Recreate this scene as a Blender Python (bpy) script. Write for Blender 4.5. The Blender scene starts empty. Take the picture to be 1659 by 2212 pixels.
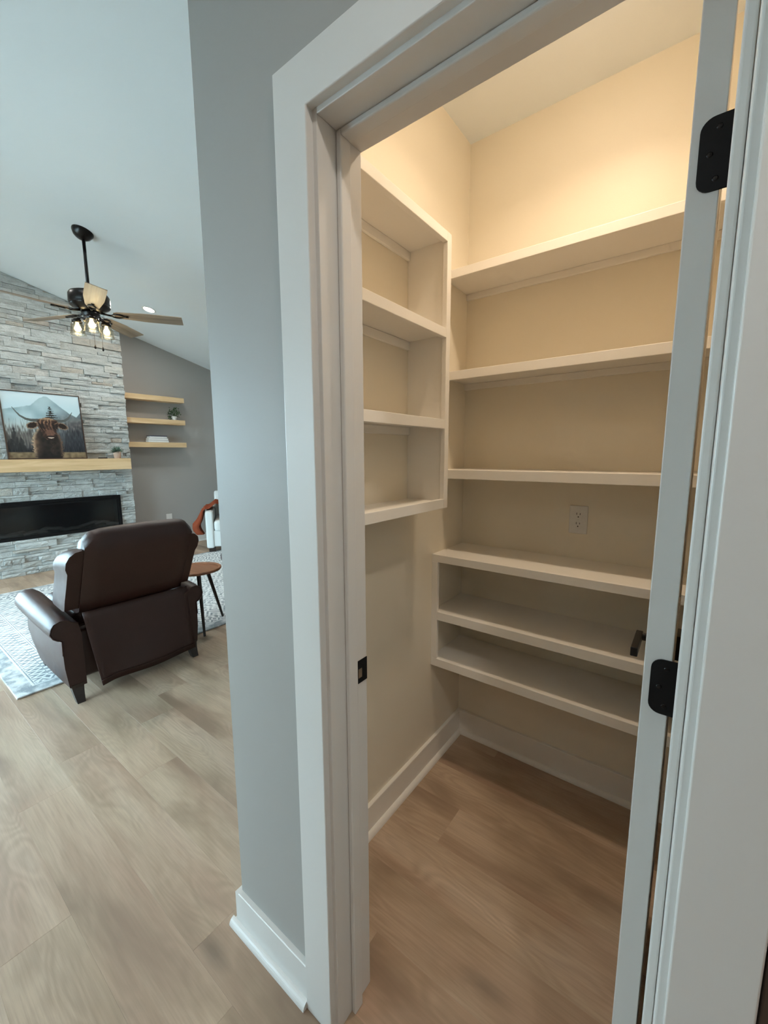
import bpy, bmesh, math, random
from mathutils import Vector, Matrix, noise as mnoise
import numpy as np

random.seed(7)
PI = math.pi
scn = bpy.context.scene
COL = scn.collection

# ------------------------------------------------------------------ camera
CAM_H = 1.436
cam_d = bpy.data.cameras.new('camera')
cam_d.sensor_fit = 'HORIZONTAL'
cam_d.sensor_width = 36.0
cam_d.lens = 36.0 * 889.886 / 1659.0
cam_d.clip_start = 0.02
cam = bpy.data.objects.new('camera', cam_d)
COL.objects.link(cam)
scn.camera = cam
yaw, pitch, roll = 0.648207, 0.140948, -0.0046192
_f = Vector((-math.sin(yaw), math.cos(yaw), 0)); _r = Vector((math.cos(yaw), math.sin(yaw), 0)); _u = Vector((0, 0, 1))
f2 = math.cos(pitch) * _f - math.sin(pitch) * _u
u2 = math.cos(pitch) * _u + math.sin(pitch) * _f
r3 = math.cos(roll) * _r + math.sin(roll) * u2
u3 = math.cos(roll) * u2 - math.sin(roll) * _r
cam.matrix_world = Matrix(((r3.x, u3.x, -f2.x, 0), (r3.y, u3.y, -f2.y, 0), (r3.z, u3.z, -f2.z, CAM_H), (0, 0, 0, 1)))

# ------------------------------------------------------------------ world, exposure
SKY = (0.60, 0.86, 1.0)
SKY_STRENGTH = 25.0
PANTRY_L, PANTRY_W, KITCHEN_W, LIVING_W, BULB_W = 68.0, 4.3, 9.6, 13.0, 1.2
WARM = (1.0, 0.815, 0.615)
NEUTRAL = (1.0, 0.95, 0.87)
w = bpy.data.worlds.new('world'); scn.world = w; w.use_nodes = True
bg = w.node_tree.nodes['Background']
bg.inputs[0].default_value = (*SKY, 1); bg.inputs[1].default_value = SKY_STRENGTH
vs = scn.view_settings
vs.view_transform = 'Standard'; vs.look = 'None'; vs.gamma = 1.0; vs.use_curve_mapping = False
vs.exposure = 0.0
scn.cycles.use_denoising = True
scn.cycles.max_bounces = 7
scn.cycles.diffuse_bounces = 5
scn.cycles.glossy_bounces = 2
scn.cycles.transparent_max_bounces = 6
scn.cycles.use_adaptive_sampling = True
scn.cycles.adaptive_threshold = 0.15
scn.cycles.adaptive_min_samples = 16
scn.cycles.caustics_reflective = False
scn.cycles.caustics_refractive = False
scn.cycles.sample_clamp_indirect = 6.0

# ------------------------------------------------------------------ room numbers (metres, camera stands at x=0, y=0)
CY = 0.580                       # casing face
WY0, WY1 = 0.599, 0.722          # door wall
CXL, CXR = -0.6117, 0.0239       # casing inner edges
CZ = 2.0554                      # head casing underside
CW = 0.0885                      # casing width
XLIV, XPL = -1.003, -0.894       # partition: living face, pantry face
XPR, YPB = 0.214, 1.815          # pantry right wall, back wall
ZP = 2.757                       # pantry and kitchen ceiling
XGW = -6.58                      # grey wall with the fireplace
XST = -6.35                      # stone face
YR, YL, YW = 4.6, -4.5, -2.6     # living room end, kitchen end, window wall
def vault(y): return 3.80 - 0.25 * y if y > -0.15 else 3.875 + 0.25 * y
WINDOWS = [(-6.25, -4.45), (-4.25, -2.55)]
PATIO = (-2.2, 0.25)                               # glazed door beside the fireplace, left of the picture
WZ0, WZ1 = 0.10, 2.40

# daylight comes through these window openings: portals only steer the sampling of the sky
for a, b in WINDOWS:
    ld = bpy.data.lights.new('window_portal', 'AREA'); ld.shape = 'RECTANGLE'; ld.size = b - a; ld.size_y = WZ1 - WZ0
    ld.cycles.is_portal = True
    lo = bpy.data.objects.new('window_portal', ld); COL.objects.link(lo)
    lo.location = ((a + b) / 2, YW - 0.03, (WZ0 + WZ1) / 2); lo.rotation_euler = (PI / 2, 0, 0)

ld = bpy.data.lights.new('window_portal', 'AREA'); ld.shape = 'RECTANGLE'; ld.size = PATIO[1] - PATIO[0]; ld.size_y = WZ1 - WZ0
ld.cycles.is_portal = True
lo = bpy.data.objects.new('window_portal', ld); COL.objects.link(lo)
lo.location = (XGW - .03, sum(PATIO) / 2, (WZ0 + WZ1) / 2); lo.rotation_euler = (PI / 2, 0, -PI / 2)

# ------------------------------------------------------------------ materials
class G:
    """small helper for node graphs"""
    def __init__(s, name):
        s.m = bpy.data.materials.new(name); s.m.use_nodes = True
        s.nt = s.m.node_tree; s.bsdf = s.nt.nodes['Principled BSDF']; s.out = s.nt.nodes['Material Output']
    def n(s, t, **kw):
        nd = s.nt.nodes.new(t)
        for k, v in kw.items(): setattr(nd, k, v)
        return nd
    def put(s, sock, v):
        if v is None: return
        if isinstance(v, bpy.types.NodeSocket): s.nt.links.new(v, sock)
        elif isinstance(v, (tuple, list)) and sock.type == 'RGBA': sock.default_value = (*v[:3], 1)
        else: sock.default_value = v
    def math(s, op, a, b=None, c=None, clamp=False):
        nd = s.n('ShaderNodeMath', operation=op, use_clamp=clamp)
        for i, v in enumerate((a, b, c)): s.put(nd.inputs[i], v)
        return nd.outputs[0]
    def mix(s, f, a, b, mode='MIX'):
        nd = s.n('ShaderNodeMix', data_type='RGBA', blend_type=mode)
        s.put(nd.inputs[0], f); s.put(nd.inputs[6], a); s.put(nd.inputs[7], b)
        return nd.outputs[2]
    def coord(s, which='Object'): return s.n('ShaderNodeTexCoord').outputs[which]
    def mapping(s, vec, scale=(1, 1, 1), loc=(0, 0, 0), rot=(0, 0, 0)):
        nd = s.n('ShaderNodeMapping'); s.put(nd.inputs[0], vec)
        nd.inputs[1].default_value = loc; nd.inputs[2].default_value = rot; nd.inputs[3].default_value = scale
        return nd.outputs[0]
    def noise(s, vec, scale=5, detail=4, rough=.5, dist=0, out=0):
        nd = s.n('ShaderNodeTexNoise'); s.put(nd.inputs['Vector'], vec); s.put(nd.inputs['Scale'], scale)
        nd.inputs['Detail'].default_value = detail; nd.inputs['Roughness'].default_value = rough; nd.inputs['Distortion'].default_value = dist
        return nd.outputs[out]
    def ramp(s, f, stops, interp='LINEAR'):
        nd = s.n('ShaderNodeValToRGB'); cr = nd.color_ramp; cr.interpolation = interp
        while len(cr.elements) < len(stops): cr.elements.new(0.5)
        for e, (p, c) in zip(cr.elements, stops):
            e.position = p; e.color = (*c, 1) if len(c) == 3 else c
        s.put(nd.inputs[0], f); return nd.outputs[0]
    def bump(s, h, strength=.2, dist=.01):
        nd = s.n('ShaderNodeBump'); nd.inputs['Strength'].default_value = strength; nd.inputs['Distance'].default_value = dist
        s.put(nd.inputs['Height'], h); s.nt.links.new(nd.outputs[0], s.bsdf.inputs['Normal'])
    def set(s, color=None, rough=None, metal=None, spec=None, **kw):
        b = s.bsdf.inputs
        s.put(b['Base Color'], color); s.put(b['Roughness'], rough); s.put(b['Metallic'], metal); s.put(b['Specular IOR Level'], spec)
        for k, v in kw.items(): s.put(b[k], v)
        return s.m
    def sep(s, vec):
        nd = s.n('ShaderNodeSeparateXYZ'); s.put(nd.inputs[0], vec); return nd.outputs
    def comb(s, x, y, z):
        nd = s.n('ShaderNodeCombineXYZ'); s.put(nd.inputs[0], x); s.put(nd.inputs[1], y); s.put(nd.inputs[2], z); return nd.outputs[0]

def paint(name, color, rough=.5, bump=.06, scale=220, spec=.4):
    g = G(name); p = g.coord('Object')
    h = g.noise(p, scale, 3)
    v = g.noise(p, 1.3, 2)
    c = g.mix(v, tuple(x * .97 for x in color), tuple(min(1, x * 1.02) for x in color))
    g.bump(h, bump, .002)
    return g.set(c, rough, spec=spec)

def wood(name, dark, mid, light, axis=0, rough=.5, scale=1.0, rnd=True):
    g = G(name); p = g.coord('Object')
    if rnd:
        r = g.n('ShaderNodeObjectInfo').outputs['Random']
        off = g.math('MULTIPLY', r, 57.0)
        add = g.n('ShaderNodeVectorMath', operation='ADD'); g.put(add.inputs[0], p); g.nt.links.new(g.comb(off, off, off), add.inputs[1]); p = add.outputs[0]
    sc = [14 * scale] * 3; sc[axis] = 1.1 * scale
    q = g.mapping(p, tuple(sc))
    n1 = g.noise(q, 1.0, 8, .6, .6)
    sc2 = [90 * scale] * 3; sc2[axis] = 3 * scale
    n2 = g.noise(g.mapping(p, tuple(sc2)), 1.0, 3)
    t = g.math('ADD', g.math('MULTIPLY', n1, .75), g.math('MULTIPLY', n2, .25))
    c = g.ramp(t, [(.32, dark), (.5, mid), (.68, light)])
    g.bump(n2, .08, .002)
    return g.set(c, rough)

def floor_wood():
    g = G('oak_vinyl_plank'); p = g.coord('Object')
    r = g.n('ShaderNodeObjectInfo').outputs['Random']
    off = g.math('MULTIPLY', r, 91.0)
    add = g.n('ShaderNodeVectorMath', operation='ADD'); g.put(add.inputs[0], p); g.nt.links.new(g.comb(off, g.math('MULTIPLY', off, 1.7), off), add.inputs[1]); p = add.outputs[0]
    big = g.noise(g.mapping(p, (1.3, 5.0, 1)), 1.0, 4, .55, .4)           # broad tonal patches
    hue = g.noise(g.mapping(p, (.9, 4.0, 1), (3, 7, 0)), 1.0, 2)
    # cathedral rings: bands across the board bent by stretched noise
    x, y, z = g.sep(p)
    bend = g.noise(g.mapping(p, (1.6, 6.5, 1), (11, 0, 0)), 1.0, 2, .5)
    ph = g.math('ADD', g.math('MULTIPLY', y, 30.0), g.math('MULTIPLY', bend, 34.0))
    ring = g.math('ADD', g.math('MULTIPLY', g.math('SINE', g.math('MULTIPLY', ph, 3.2)), .5), .5)
    mask = g.ramp(g.noise(g.mapping(p, (1.1, 5.5, 1), (0, 23, 0)), 1.0, 2), [(.47, (0, 0, 0)), (.62, (1, 1, 1))])
    fine = g.noise(g.mapping(p, (6, 150, 1)), 1.0, 4, .65)
    base = g.ramp(big, [(.32, (0.28, 0.19, 0.13)), (.44, (0.43, 0.308, 0.211)), (.56, (0.55, 0.408, 0.29)), (.70, (0.635, 0.488, 0.362))])
    base = g.mix(g.math('MULTIPLY', g.ramp(hue, [(.45, (0, 0, 0)), (.66, (1, 1, 1))]), .6), base, (0.426, 0.266, 0.189))
    base = g.mix(g.math('MULTIPLY', g.math('MULTIPLY', ring, mask), .26), base, (.25, .18, .12))
    base = g.mix(g.math('MULTIPLY', g.math('SUBTRACT', .62, fine, clamp=True), 1.1), base, (.27, .195, .13))
    kn = g.n('ShaderNodeTexVoronoi'); g.put(kn.inputs['Vector'], g.mapping(p, (1.05, 3.6, 1))); kn.inputs['Scale'].default_value = 1.0
    base = g.mix(g.math('MULTIPLY', g.ramp(kn.outputs['Distance'], [(.02, (1, 1, 1)), (.10, (0, 0, 0))]), .55), base, (.13, .095, .065))
    tone = g.math('ADD', .93, g.math('MULTIPLY', g.math('FRACT', g.math('MULTIPLY', r, 7.3)), .14))
    sc = g.n('ShaderNodeVectorMath', operation='SCALE'); g.put(sc.inputs[0], base); g.put(sc.inputs['Scale'], tone)
    g.bump(fine, .10, .001)
    return g.set(sc.outputs[0], .42, spec=.4)

def plain(name, color, rough=.5, metal=0.0, spec=.5, bump=0, scale=60):
    g = G(name)
    p = g.coord('Object')
    n = g.noise(p, scale, 3)
    c = g.mix(n, tuple(x * .92 for x in color), tuple(min(1, x * 1.06) for x in color))
    if bump: g.bump(n, bump, .003)
    return g.set(c, rough, metal, spec)

def emit(name, color, strength):
    g = G(name)
    g.set((0.9, 0.9, 0.9), .4)
    g.put(g.bsdf.inputs['Emission Color'], color); g.put(g.bsdf.inputs['Emission Strength'], strength)
    return g.m

def glass(name, tint, gloss=.15, rough=.03, fk=1.0):
    g = G(name); g.nt.nodes.remove(g.bsdf)
    t = g.n('ShaderNodeBsdfTransparent'); t.inputs[0].default_value = (*tint, 1)
    gl = g.n('ShaderNodeBsdfGlossy'); gl.inputs['Roughness'].default_value = rough
    fr = g.n('ShaderNodeFresnel'); fr.inputs[0].default_value = 1.5
    f = g.math('ADD', g.math('MULTIPLY', fr.outputs[0], fk), gloss, clamp=True)
    mx = g.n('ShaderNodeMixShader'); g.nt.links.new(f, mx.inputs[0]); g.nt.links.new(t.outputs[0], mx.inputs[1]); g.nt.links.new(gl.outputs[0], mx.inputs[2])
    g.nt.links.new(mx.outputs[0], g.out.inputs[0])
    return g.m

def stone_mat():
    g = G('split_face_stone'); p = g.coord('Object')
    r = g.n('ShaderNodeObjectInfo').outputs['Random']
    gp = g.n('ShaderNodeNewGeometry').outputs['Position']
    n = g.noise(g.mapping(gp, (10, 10, 26)), 1.0, 6, .65, .5)
    n3 = g.noise(gp, 60, 4)
    base = g.ramp(r, [(0, (.40, .415, .40)), (.2, (.52, .54, .525)), (.5, (.62, .645, .63)), (.82, (.50, .52, .505)), (.93, (.56, .56, .52)), (.965, (.47, .39, .31)), (1, (.66, .67, .65))])
    c = g.mix(g.math('MULTIPLY', g.ramp(n, [(.35, (1, 1, 1)), (.6, (0, 0, 0))]), .5), base, (.27, .28, .27))
    c = g.mix(g.math('MULTIPLY', g.ramp(n3, [(.62, (0, 0, 0)), (.75, (1, 1, 1))]), .25), c, (.45, .36, .27))
    h = g.math('ADD', n, g.math('MULTIPLY', n3, .4))
    g.bump(h, .9, .016)
    return g.set(c, .85, spec=.25)

def leather_mat():
    g = G('dark_brown_leather'); p = g.coord('Object')
    v = g.n('ShaderNodeTexVoronoi'); g.put(v.inputs['Vector'], p); v.inputs['Scale'].default_value = 320
    n = g.noise(p, 7, 4)
    c = g.mix(n, (.023, .0072, .0055), (.043, .0145, .0108))
    h = g.math('ADD', g.math('MULTIPLY', v.outputs['Distance'], .5), g.math('MULTIPLY', g.noise(p, 22, 3), 1.0))
    g.bump(h, .14, .006)
    return g.set(c, g.math('ADD', .34, g.math('MULTIPLY', n, .16)), spec=.48)

def rug_mat(hx, hy):
    g = G('woven_rug'); p = g.coord('Object'); x, y, z = g.sep(p)
    ax = g.math('ABSOLUTE', x); ay = g.math('ABSOLUTE', y)
    dx = g.math('SUBTRACT', hx, ax); dy = g.math('SUBTRACT', hy, ay)
    d = g.math('MINIMUM', dx, dy)                                   # distance to the rug's edge
    near_x = g.math('LESS_THAN', dx, dy)
    along = g.math('ADD', g.math('MULTIPLY', near_x, y), g.math('MULTIPLY', g.math('SUBTRACT', 1.0, near_x), x))
    def tri(v, per): return g.math('PINGPONG', v, per / 2)          # 0..per/2
    def diamond(u, v, pu, pv):
        return g.math('ADD', g.math('DIVIDE', tri(u, pu), pu / 2), g.math('DIVIDE', tri(v, pv), pv / 2))
    def rings(val, k): return g.math('GREATER_THAN', g.math('FRACT', g.math('MULTIPLY', val, k)), .5)
    # field: nested diamonds broken by small motifs
    fld = rings(diamond(x, y, .36, .30), 2.2)
    fld2 = rings(diamond(g.math('ADD', x, .07), y, .09, .075), 1.0)
    field = g.math('MULTIPLY', g.math('ADD', fld, fld2), .5)
    wide = rings(diamond(along, d, .17, .26), 2.0)                  # broad border motif
    small = rings(diamond(along, d, .065, .11), 1.0)                # narrow border triangles
    def between(a, b): return g.math('MULTIPLY', g.math('GREATER_THAN', d, a), g.math('LESS_THAN', d, b))
    pat = g.math('MULTIPLY', g.math('GREATER_THAN', d, .52), field)
    pat = g.math('ADD', pat, g.math('MULTIPLY', between(.265, .44), wide))
    pat = g.math('ADD', pat, g.math('MULTIPLY', between(.115, .20), small))
    pat = g.math('ADD', pat, g.math('MULTIPLY', between(.205, .24), rings(g.math('MULTIPLY', along, 1.0), 18)))
    pat = g.math('ADD', pat, g.math('MULTIPLY', between(.46, .50), rings(along, 16)))
    for a, b in ((.105, .112), (.200, .204), (.243, .248), (.256, .262), (.442, .450), (.505, .512)):
        pat = g.math('ADD', pat, between(a, b))
    streak = g.ramp(g.noise(g.mapping(p, (9, 9, 1)), 1.0, 4, .7), [(.38, (.35, .35, .35)), (.6, (1, 1, 1))])
    pat = g.math('ADD', pat, g.math('MULTIPLY', g.math('LESS_THAN', d, .095), streak))
    n1 = g.noise(p, 9, 5, .7); n2 = g.noise(g.mapping(p, (70, 260, 1)), 1.0, 2)
    wear = g.ramp(n1, [(.34, (.35, .35, .35)), (.52, (1, 1, 1))])
    f = g.math('MULTIPLY', g.math('MULTIPLY', pat, wear, clamp=True), .85, clamp=True)
    c = g.mix(f, (.80, .81, .80), (.19, .225, .25))
    c = g.mix(g.math('MULTIPLY', n2, .12), c, (.50, .52, .52))
    g.bump(n2, .3, .003)
    return g.set(c, .95, spec=.1)

M = {}
M['grey'] = paint('grey_wall_paint', (.378, .356, .330), .50)
M['cream'] = paint('cream_wall_paint', (.80, .73, .60), .45, .10, spec=.3)
M['ceil'] = paint('ceiling_paint', (.81, .85, .87), .7)
M['trim'] = paint('white_trim_paint', (.73, .70, .665), .33, .02)
M['shelf'] = paint('cream_shelf_paint', (.86, .815, .745), .36, .03)
M['floor'] = floor_wood()
M['stone'] = stone_mat()
M['oak'] = wood('light_oak', (.52, .33, .165), (.68, .47, .26), (.78, .58, .36), 1, .5)
M['walnut'] = wood('walnut', (.13, .045, .018), (.23, .085, .035), (.33, .14, .065), 0, .35)
M['blade'] = wood('weathered_oak_blade', (.15, .11, .08), (.27, .21, .155), (.38, .31, .24), 0, .5)
M['black'] = plain('black_metal', (.003, .003, .0035), .5, .0, .25)
M['bronze'] = plain('oil_rubbed_bronze', (.012, .010, .0095), .30, .5)
M['darkwood'] = wood('dark_stained_wood', (.012, .007, .005), (.022, .013, .009), (.035, .02, .014), 2, .35)
M['panel'] = wood('dark_brown_panel', (.045, .03, .022), (.07, .048, .036), (.09, .062, .048), 2, .5)
M['leather'] = leather_mat()
M['white_plastic'] = plain('white_plastic', (.74, .72, .68), .35)
M['hole'] = plain('black_plastic', (.012, .011, .010), .6)
M['pot_white'] = plain('white_ceramic', (.82, .82, .80), .3)
M['pot_clay'] = plain('blush_clay', (.50, .34, .25), .7, bump=.1)
M['leaf'] = plain('green_leaf', (.045, .095, .035), .5)
M['leaf2'] = plain('sage_leaf', (.14, .21, .16), .6)
M['soil'] = plain('potting_soil', (.03, .02, .015), .9)
M['paper'] = plain('book_pages', (.78, .77, .73), .8)
M['book_w'] = plain('white_book_cover', (.50, .50, .52), .5)
M['book_d'] = plain('navy_book_cover', (.04, .04, .07), .5)
M['sofa'] = plain('oatmeal_upholstery', (.66, .67, .65), .9, spec=.1, bump=.3, scale=300)
M['rust'] = plain('rust_throw', (.24, .055, .025), .95, spec=.1, bump=.6, scale=120)
M['steel'] = plain('brass_chain', (.10, .08, .05), .35, .9)
M['pane'] = glass('window_pane', (.97, .98, .98), .0)
M['jar'] = glass('clear_jar_glass', (.98, .96, .91), .01, .05, .35)
M['fire_glass'] = glass('smoked_fireplace_glass', (.62, .66, .68), .035, .12, .8)
M['fire_in'] = plain('firebox_lining', (.09, .105, .11), .6)
M['log'] = plain('driftwood_log', (.42, .37, .33), .8, bump=.6, scale=25)
M['bulb'] = emit('glowing_bulb', (1.0, .80, .42), 30.0)
M['lens'] = emit('led_lens', (1.0, .93, .84), 18.0)
M['fan_hub'] = plain('fan_hub_clear', (.5, .48, .42), .2)

# ------------------------------------------------------------------ mesh helpers
WORLD = {}          # object name -> world offset of its origin (unrotated things)
def thing(name, label, cat, loc=(0, 0, 0), rotz=0, group=None, kind=None):
    o = bpy.data.objects.new(name, None); COL.objects.link(o); o.empty_display_size = .1
    o.location = loc; o.rotation_euler = (0, 0, rotz)
    if label: o['label'] = label
    if cat: o['category'] = cat
    if group: o['group'] = group
    if kind: o['kind'] = kind
    WORLD[o.name] = Vector(loc)
    return o

def obj(name, bm, mat, parent=None, label=None, cat=None, group=None, kind=None, smooth=False, local=False, origin=None):
    """link a bmesh as ONE object; coordinates are world ones unless local"""
    me = bpy.data.meshes.new(name)
    if smooth:
        for fc in bm.faces: fc.smooth = True
    if parent is not None:
        if not local: off = WORLD[parent.name]
        else: off = Vector((0, 0, 0))
        if origin is not None: org = Vector(origin)
        else: org = off.copy()
        pos = org - off
    else:
        if origin is None:
            lo = Vector((min(v.co[i] for v in bm.verts) for i in range(3))); hi = Vector((max(v.co[i] for v in bm.verts) for i in range(3)))
            org = Vector(((lo.x + hi.x) / 2, (lo.y + hi.y) / 2, lo.z))
        else: org = Vector(origin)
        pos = org
    bmesh.ops.translate(bm, verts=bm.verts, vec=-org)
    bmesh.ops.recalc_face_normals(bm, faces=bm.faces)
    bm.to_mesh(me); bm.free()
    for m_ in (mat if isinstance(mat, (list, tuple)) else [mat]): me.materials.append(m_ if not isinstance(m_, str) else M[m_])
    o = bpy.data.objects.new(name, me); COL.objects.link(o); o.location = pos
    if parent is not None: o.parent = parent
    WORLD[o.name] = org
    for k, v in (('label', label), ('category', cat), ('group', group), ('kind', kind)):
        if v: o[k] = v
    return o

def bm_box(x0, x1, y0, y1, z0, z1, bev=0.0, seg=2, bm=None):
    bm = bm or bmesh.new()
    vs_ = [bm.verts.new((x, y, z)) for x in (x0, x1) for y in (y0, y1) for z in (z0, z1)]
    fs = [(0, 1, 3, 2), (4, 6, 7, 5), (0, 4, 5, 1), (2, 3, 7, 6), (0, 2, 6, 4), (1, 5, 7, 3)]
    faces = [bm.faces.new([vs_[i] for i in f]) for f in fs]
    if bev > 0:
        es = list({e for f in faces for e in f.edges})
        bmesh.ops.bevel(bm, geom=es, offset=bev, segments=seg, affect='EDGES', profile=.5)
    return bm

def bm_prism(poly, axis, a, b, bev=0.0, seg=2):
    """poly: 2-D points; axis: extrusion axis; (x: poly=(y,z), y: poly=(x,z), z: poly=(x,y))"""
    bm = bmesh.new()
    def P(p, t):
        return {'x': (t, p[0], p[1]), 'y': (p[0], t, p[1]), 'z': (p[0], p[1], t)}[axis]
    A = [bm.verts.new(P(p, a)) for p in poly]; B = [bm.verts.new(P(p, b)) for p in poly]
    n = len(poly); bm.faces.new(A); bm.faces.new(B[::-1])
    for i in range(n): bm.faces.new((A[i], B[i], B[(i + 1) % n], A[(i + 1) % n]))
    if bev > 0:
        bmesh.ops.bevel(bm, geom=list(bm.edges), offset=bev, segments=seg, affect='EDGES', profile=.5)
    return bm

def bm_lathe(prof, segs=24, center=(0, 0, 0), tilt=None):
    bm = bmesh.new(); rings = []
    for r, z in prof:
        if r < 1e-6: rings.append([bm.verts.new((0, 0, z))])
        else: rings.append([bm.verts.new((r * math.cos(2 * PI * i / segs), r * math.sin(2 * PI * i / segs), z)) for i in range(segs)])
    for a, b in zip(rings, rings[1:]):
        for i in range(segs):
            j = (i + 1) % segs
            if len(a) == 1 and len(b) == 1: continue
            if len(a) == 1: bm.faces.new((a[0], b[i], b[j]))
            elif len(b) == 1: bm.faces.new((a[i], b[0], a[j]))
            else: bm.faces.new((a[i], b[i], b[j], a[j]))
    if tilt is not None: bmesh.ops.transform(bm, matrix=tilt, verts=bm.verts)
    bmesh.ops.translate(bm, verts=bm.verts, vec=Vector(center))
    return bm

def bm_tube(pts, rad, segs=10, bm=None, cap=True):
    bm = bm or bmesh.new(); pts = [Vector(p) for p in pts]
    rads = rad if isinstance(rad, (list, tuple)) else [rad] * len(pts)
    rings = []
    for i, p in enumerate(pts):
        t = (pts[min(i + 1, len(pts) - 1)] - pts[max(i - 1, 0)]).normalized()
        up = Vector((0, 0, 1)) if abs(t.z) < .9 else Vector((1, 0, 0))
        a = t.cross(up).normalized(); b = t.cross(a).normalized()
        rings.append([bm.verts.new(p + (a * math.cos(2 * PI * k / segs) + b * math.sin(2 * PI * k / segs)) * rads[i]) for k in range(segs)])
    for a, b in zip(rings, rings[1:]):
        for k in range(segs): bm.faces.new((a[k], b[k], b[(k + 1) % segs], a[(k + 1) % segs]))
    if cap: bm.faces.new(rings[0]); bm.faces.new(rings[-1][::-1])
    return bm

def bm_loft(rings, cap=True):
    bm = bmesh.new(); R = [[bm.verts.new(p) for p in r] for r in rings]; n = len(R[0])
    for a, b in zip(R, R[1:]):
        for k in range(n): bm.faces.new((a[k], b[k], b[(k + 1) % n], a[(k + 1) % n]))
    if cap: bm.faces.new(R[0][::-1]); bm.faces.new(R[-1])
    return bm

def bm_wall(axis, t0, t1, a0, a1, z0, z1, holes=()):
    """slab with rectangular holes; axis 'y': spans x=a0..a1 and lies at y=t0..t1; axis 'x': spans y"""
    As = sorted({a0, a1, *[h[0] for h in holes], *[h[1] for h in holes]}); Zs = sorted({z0, z1, *[h[2] for h in holes], *[h[3] for h in holes]})
    bm = bmesh.new(); V = {}
    def v(a, z):
        if (a, z) not in V: V[(a, z)] = bm.verts.new((a, t0, z) if axis == 'y' else (t0, a, z))
        return V[(a, z)]
    faces = []
    for p, q in zip(As, As[1:]):
        for r, s in zip(Zs, Zs[1:]):
            ca, cz = (p + q) / 2, (r + s) / 2
            if any(h[0] < ca < h[1] and h[2] < cz < h[3] for h in holes): continue
            faces.append(bm.faces.new((v(p, r), v(q, r), v(q, s), v(p, s))))
    ret = bmesh.ops.extrude_face_region(bm, geom=faces)
    d = t1 - t0
    bmesh.ops.translate(bm, verts=[e for e in ret['geom'] if isinstance(e, bmesh.types.BMVert)], vec=(0, d, 0) if axis == 'y' else (d, 0, 0))
    return bm

def subsurf(o, lv=2):
    m_ = o.modifiers.new('subdivision', 'SUBSURF'); m_.levels = lv; m_.render_levels = lv
    for p in o.data.polygons: p.use_smooth = True

def arc(cx, cy, r, a0, a1, n):
    return [(cx + r * math.cos(a0 + (a1 - a0) * i / n), cy + r * math.sin(a0 + (a1 - a0) * i / n)) for i in range(n + 1)]

def two_tone(o, test, slot=1):
    for p in o.data.polygons:
        if test(p.center + o.location, p.normal): p.material_index = slot

# ================================================================== STRUCTURE
S = dict(kind='structure')
# floor slab, planks on top of it
floor = obj('floor', bm_box(-6.75, 2.6, YL - .1, YR + .1, -.16, -.0062), M['floor'], label='pale oak plank floor', origin=(0, 0, 0), **S)
PW, PL = 0.181, 1.22
plank_cache = {}
def plank_mesh(L, W):
    k = (round(L, 2), round(W, 3))
    if k not in plank_cache:
        bm = bmesh.new(); c = .0005; h = .006
        lo = [(-L / 2, -W / 2), (L / 2, -W / 2), (L / 2, W / 2), (-L / 2, W / 2)]
        hi = [(-L / 2 + c, -W / 2 + c), (L / 2 - c, -W / 2 + c), (L / 2 - c, W / 2 - c), (-L / 2 + c, W / 2 - c)]
        a = [bm.verts.new((x, y, -h)) for x, y in lo]; b = [bm.verts.new((x, y, -c * .9)) for x, y in lo]; t = [bm.verts.new((x, y, 0)) for x, y in hi]
        for r0, r1 in ((a, b), (b, t)):
            for i in range(4): bm.faces.new((r0[i], r0[(i + 1) % 4], r1[(i + 1) % 4], r1[i]))
        bm.faces.new(t)
        me = bpy.data.meshes.new('plank'); bmesh.ops.recalc_face_normals(bm, faces=bm.faces); bm.to_mesh(me); bm.free(); me.materials.append(M['floor'])
        plank_cache[k] = me
    return plank_cache[k]
FX0, FX1 = -6.56, 0.9
rows = 26
fy = -0.62
rp = random.Random(21)
for i in range(rows):
    y = fy + (i + .5) * PW
    x = FX0 - rp.choice([.0, .2, .4, .6, .8, 1.0])
    while x < FX1 - .02:
        x0, x1 = max(x, FX0), min(x + PL, FX1)
        if x1 - x0 > .05 and not (y > 2.1 and x0 > -1.2):
            o = bpy.data.objects.new('plank', plank_mesh(x1 - x0, PW)); COL.objects.link(o)
            o.parent = floor; o.location = ((x0 + x1) / 2, y, 0)
        x += PL

# door wall (grey outside, cream inside the pantry)
JT = .019
JXL, JXR, JZ = CXL + .010, CXR - .010, CZ - .010           # jamb faces
wf = obj('wall_front', bm_wall('y', WY0, WY1, XLIV, 2.6, 0, ZP + .05, [(JXL - JT - .004, JXR + JT + .004, 0, JZ + JT + .004)]), [M['grey'], M['cream']], label='grey painted wall around the pantry doorway', **S)
two_tone(wf, lambda c, n: n.y > .5 and c.x > XPL)
# partition between living room and pantry
def slope_wall(name, x0, x1, y0, y1, mats, label):
    bm = bm_prism([(y0, 0), (y1, 0), (y1, vault(y1) + .04), (y0, vault(y0) + .04)], 'x', x0, x1)
    return obj(name, bm, mats, label=label, **S)
wl = slope_wall('wall_left', XLIV, XPL, WY1, YR, [M['grey'], M['cream']], 'partition wall left of the pantry')
two_tone(wl, lambda c, n: n.x > .5)
wl2 = obj('wall_left_upper', bm_prism([(XLIV, ZP + .05), (XPL, ZP + .05), (XPL, 3.68), (XLIV, 3.68)], 'y', WY0, WY1), M['grey'], label='grey wall above the door wall corner', **S)
obj('wall_back', bm_wall('y', YPB, YPB + .11, XPL, XPR + .11, 0, ZP + .05), M['cream'], label='cream back wall of the pantry', **S)
obj('wall_right', bm_wall('x', XPR, XPR + .11, WY1, YPB, 0, ZP + .05), M['cream'], label='cream right wall of the pantry', **S)
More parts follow.
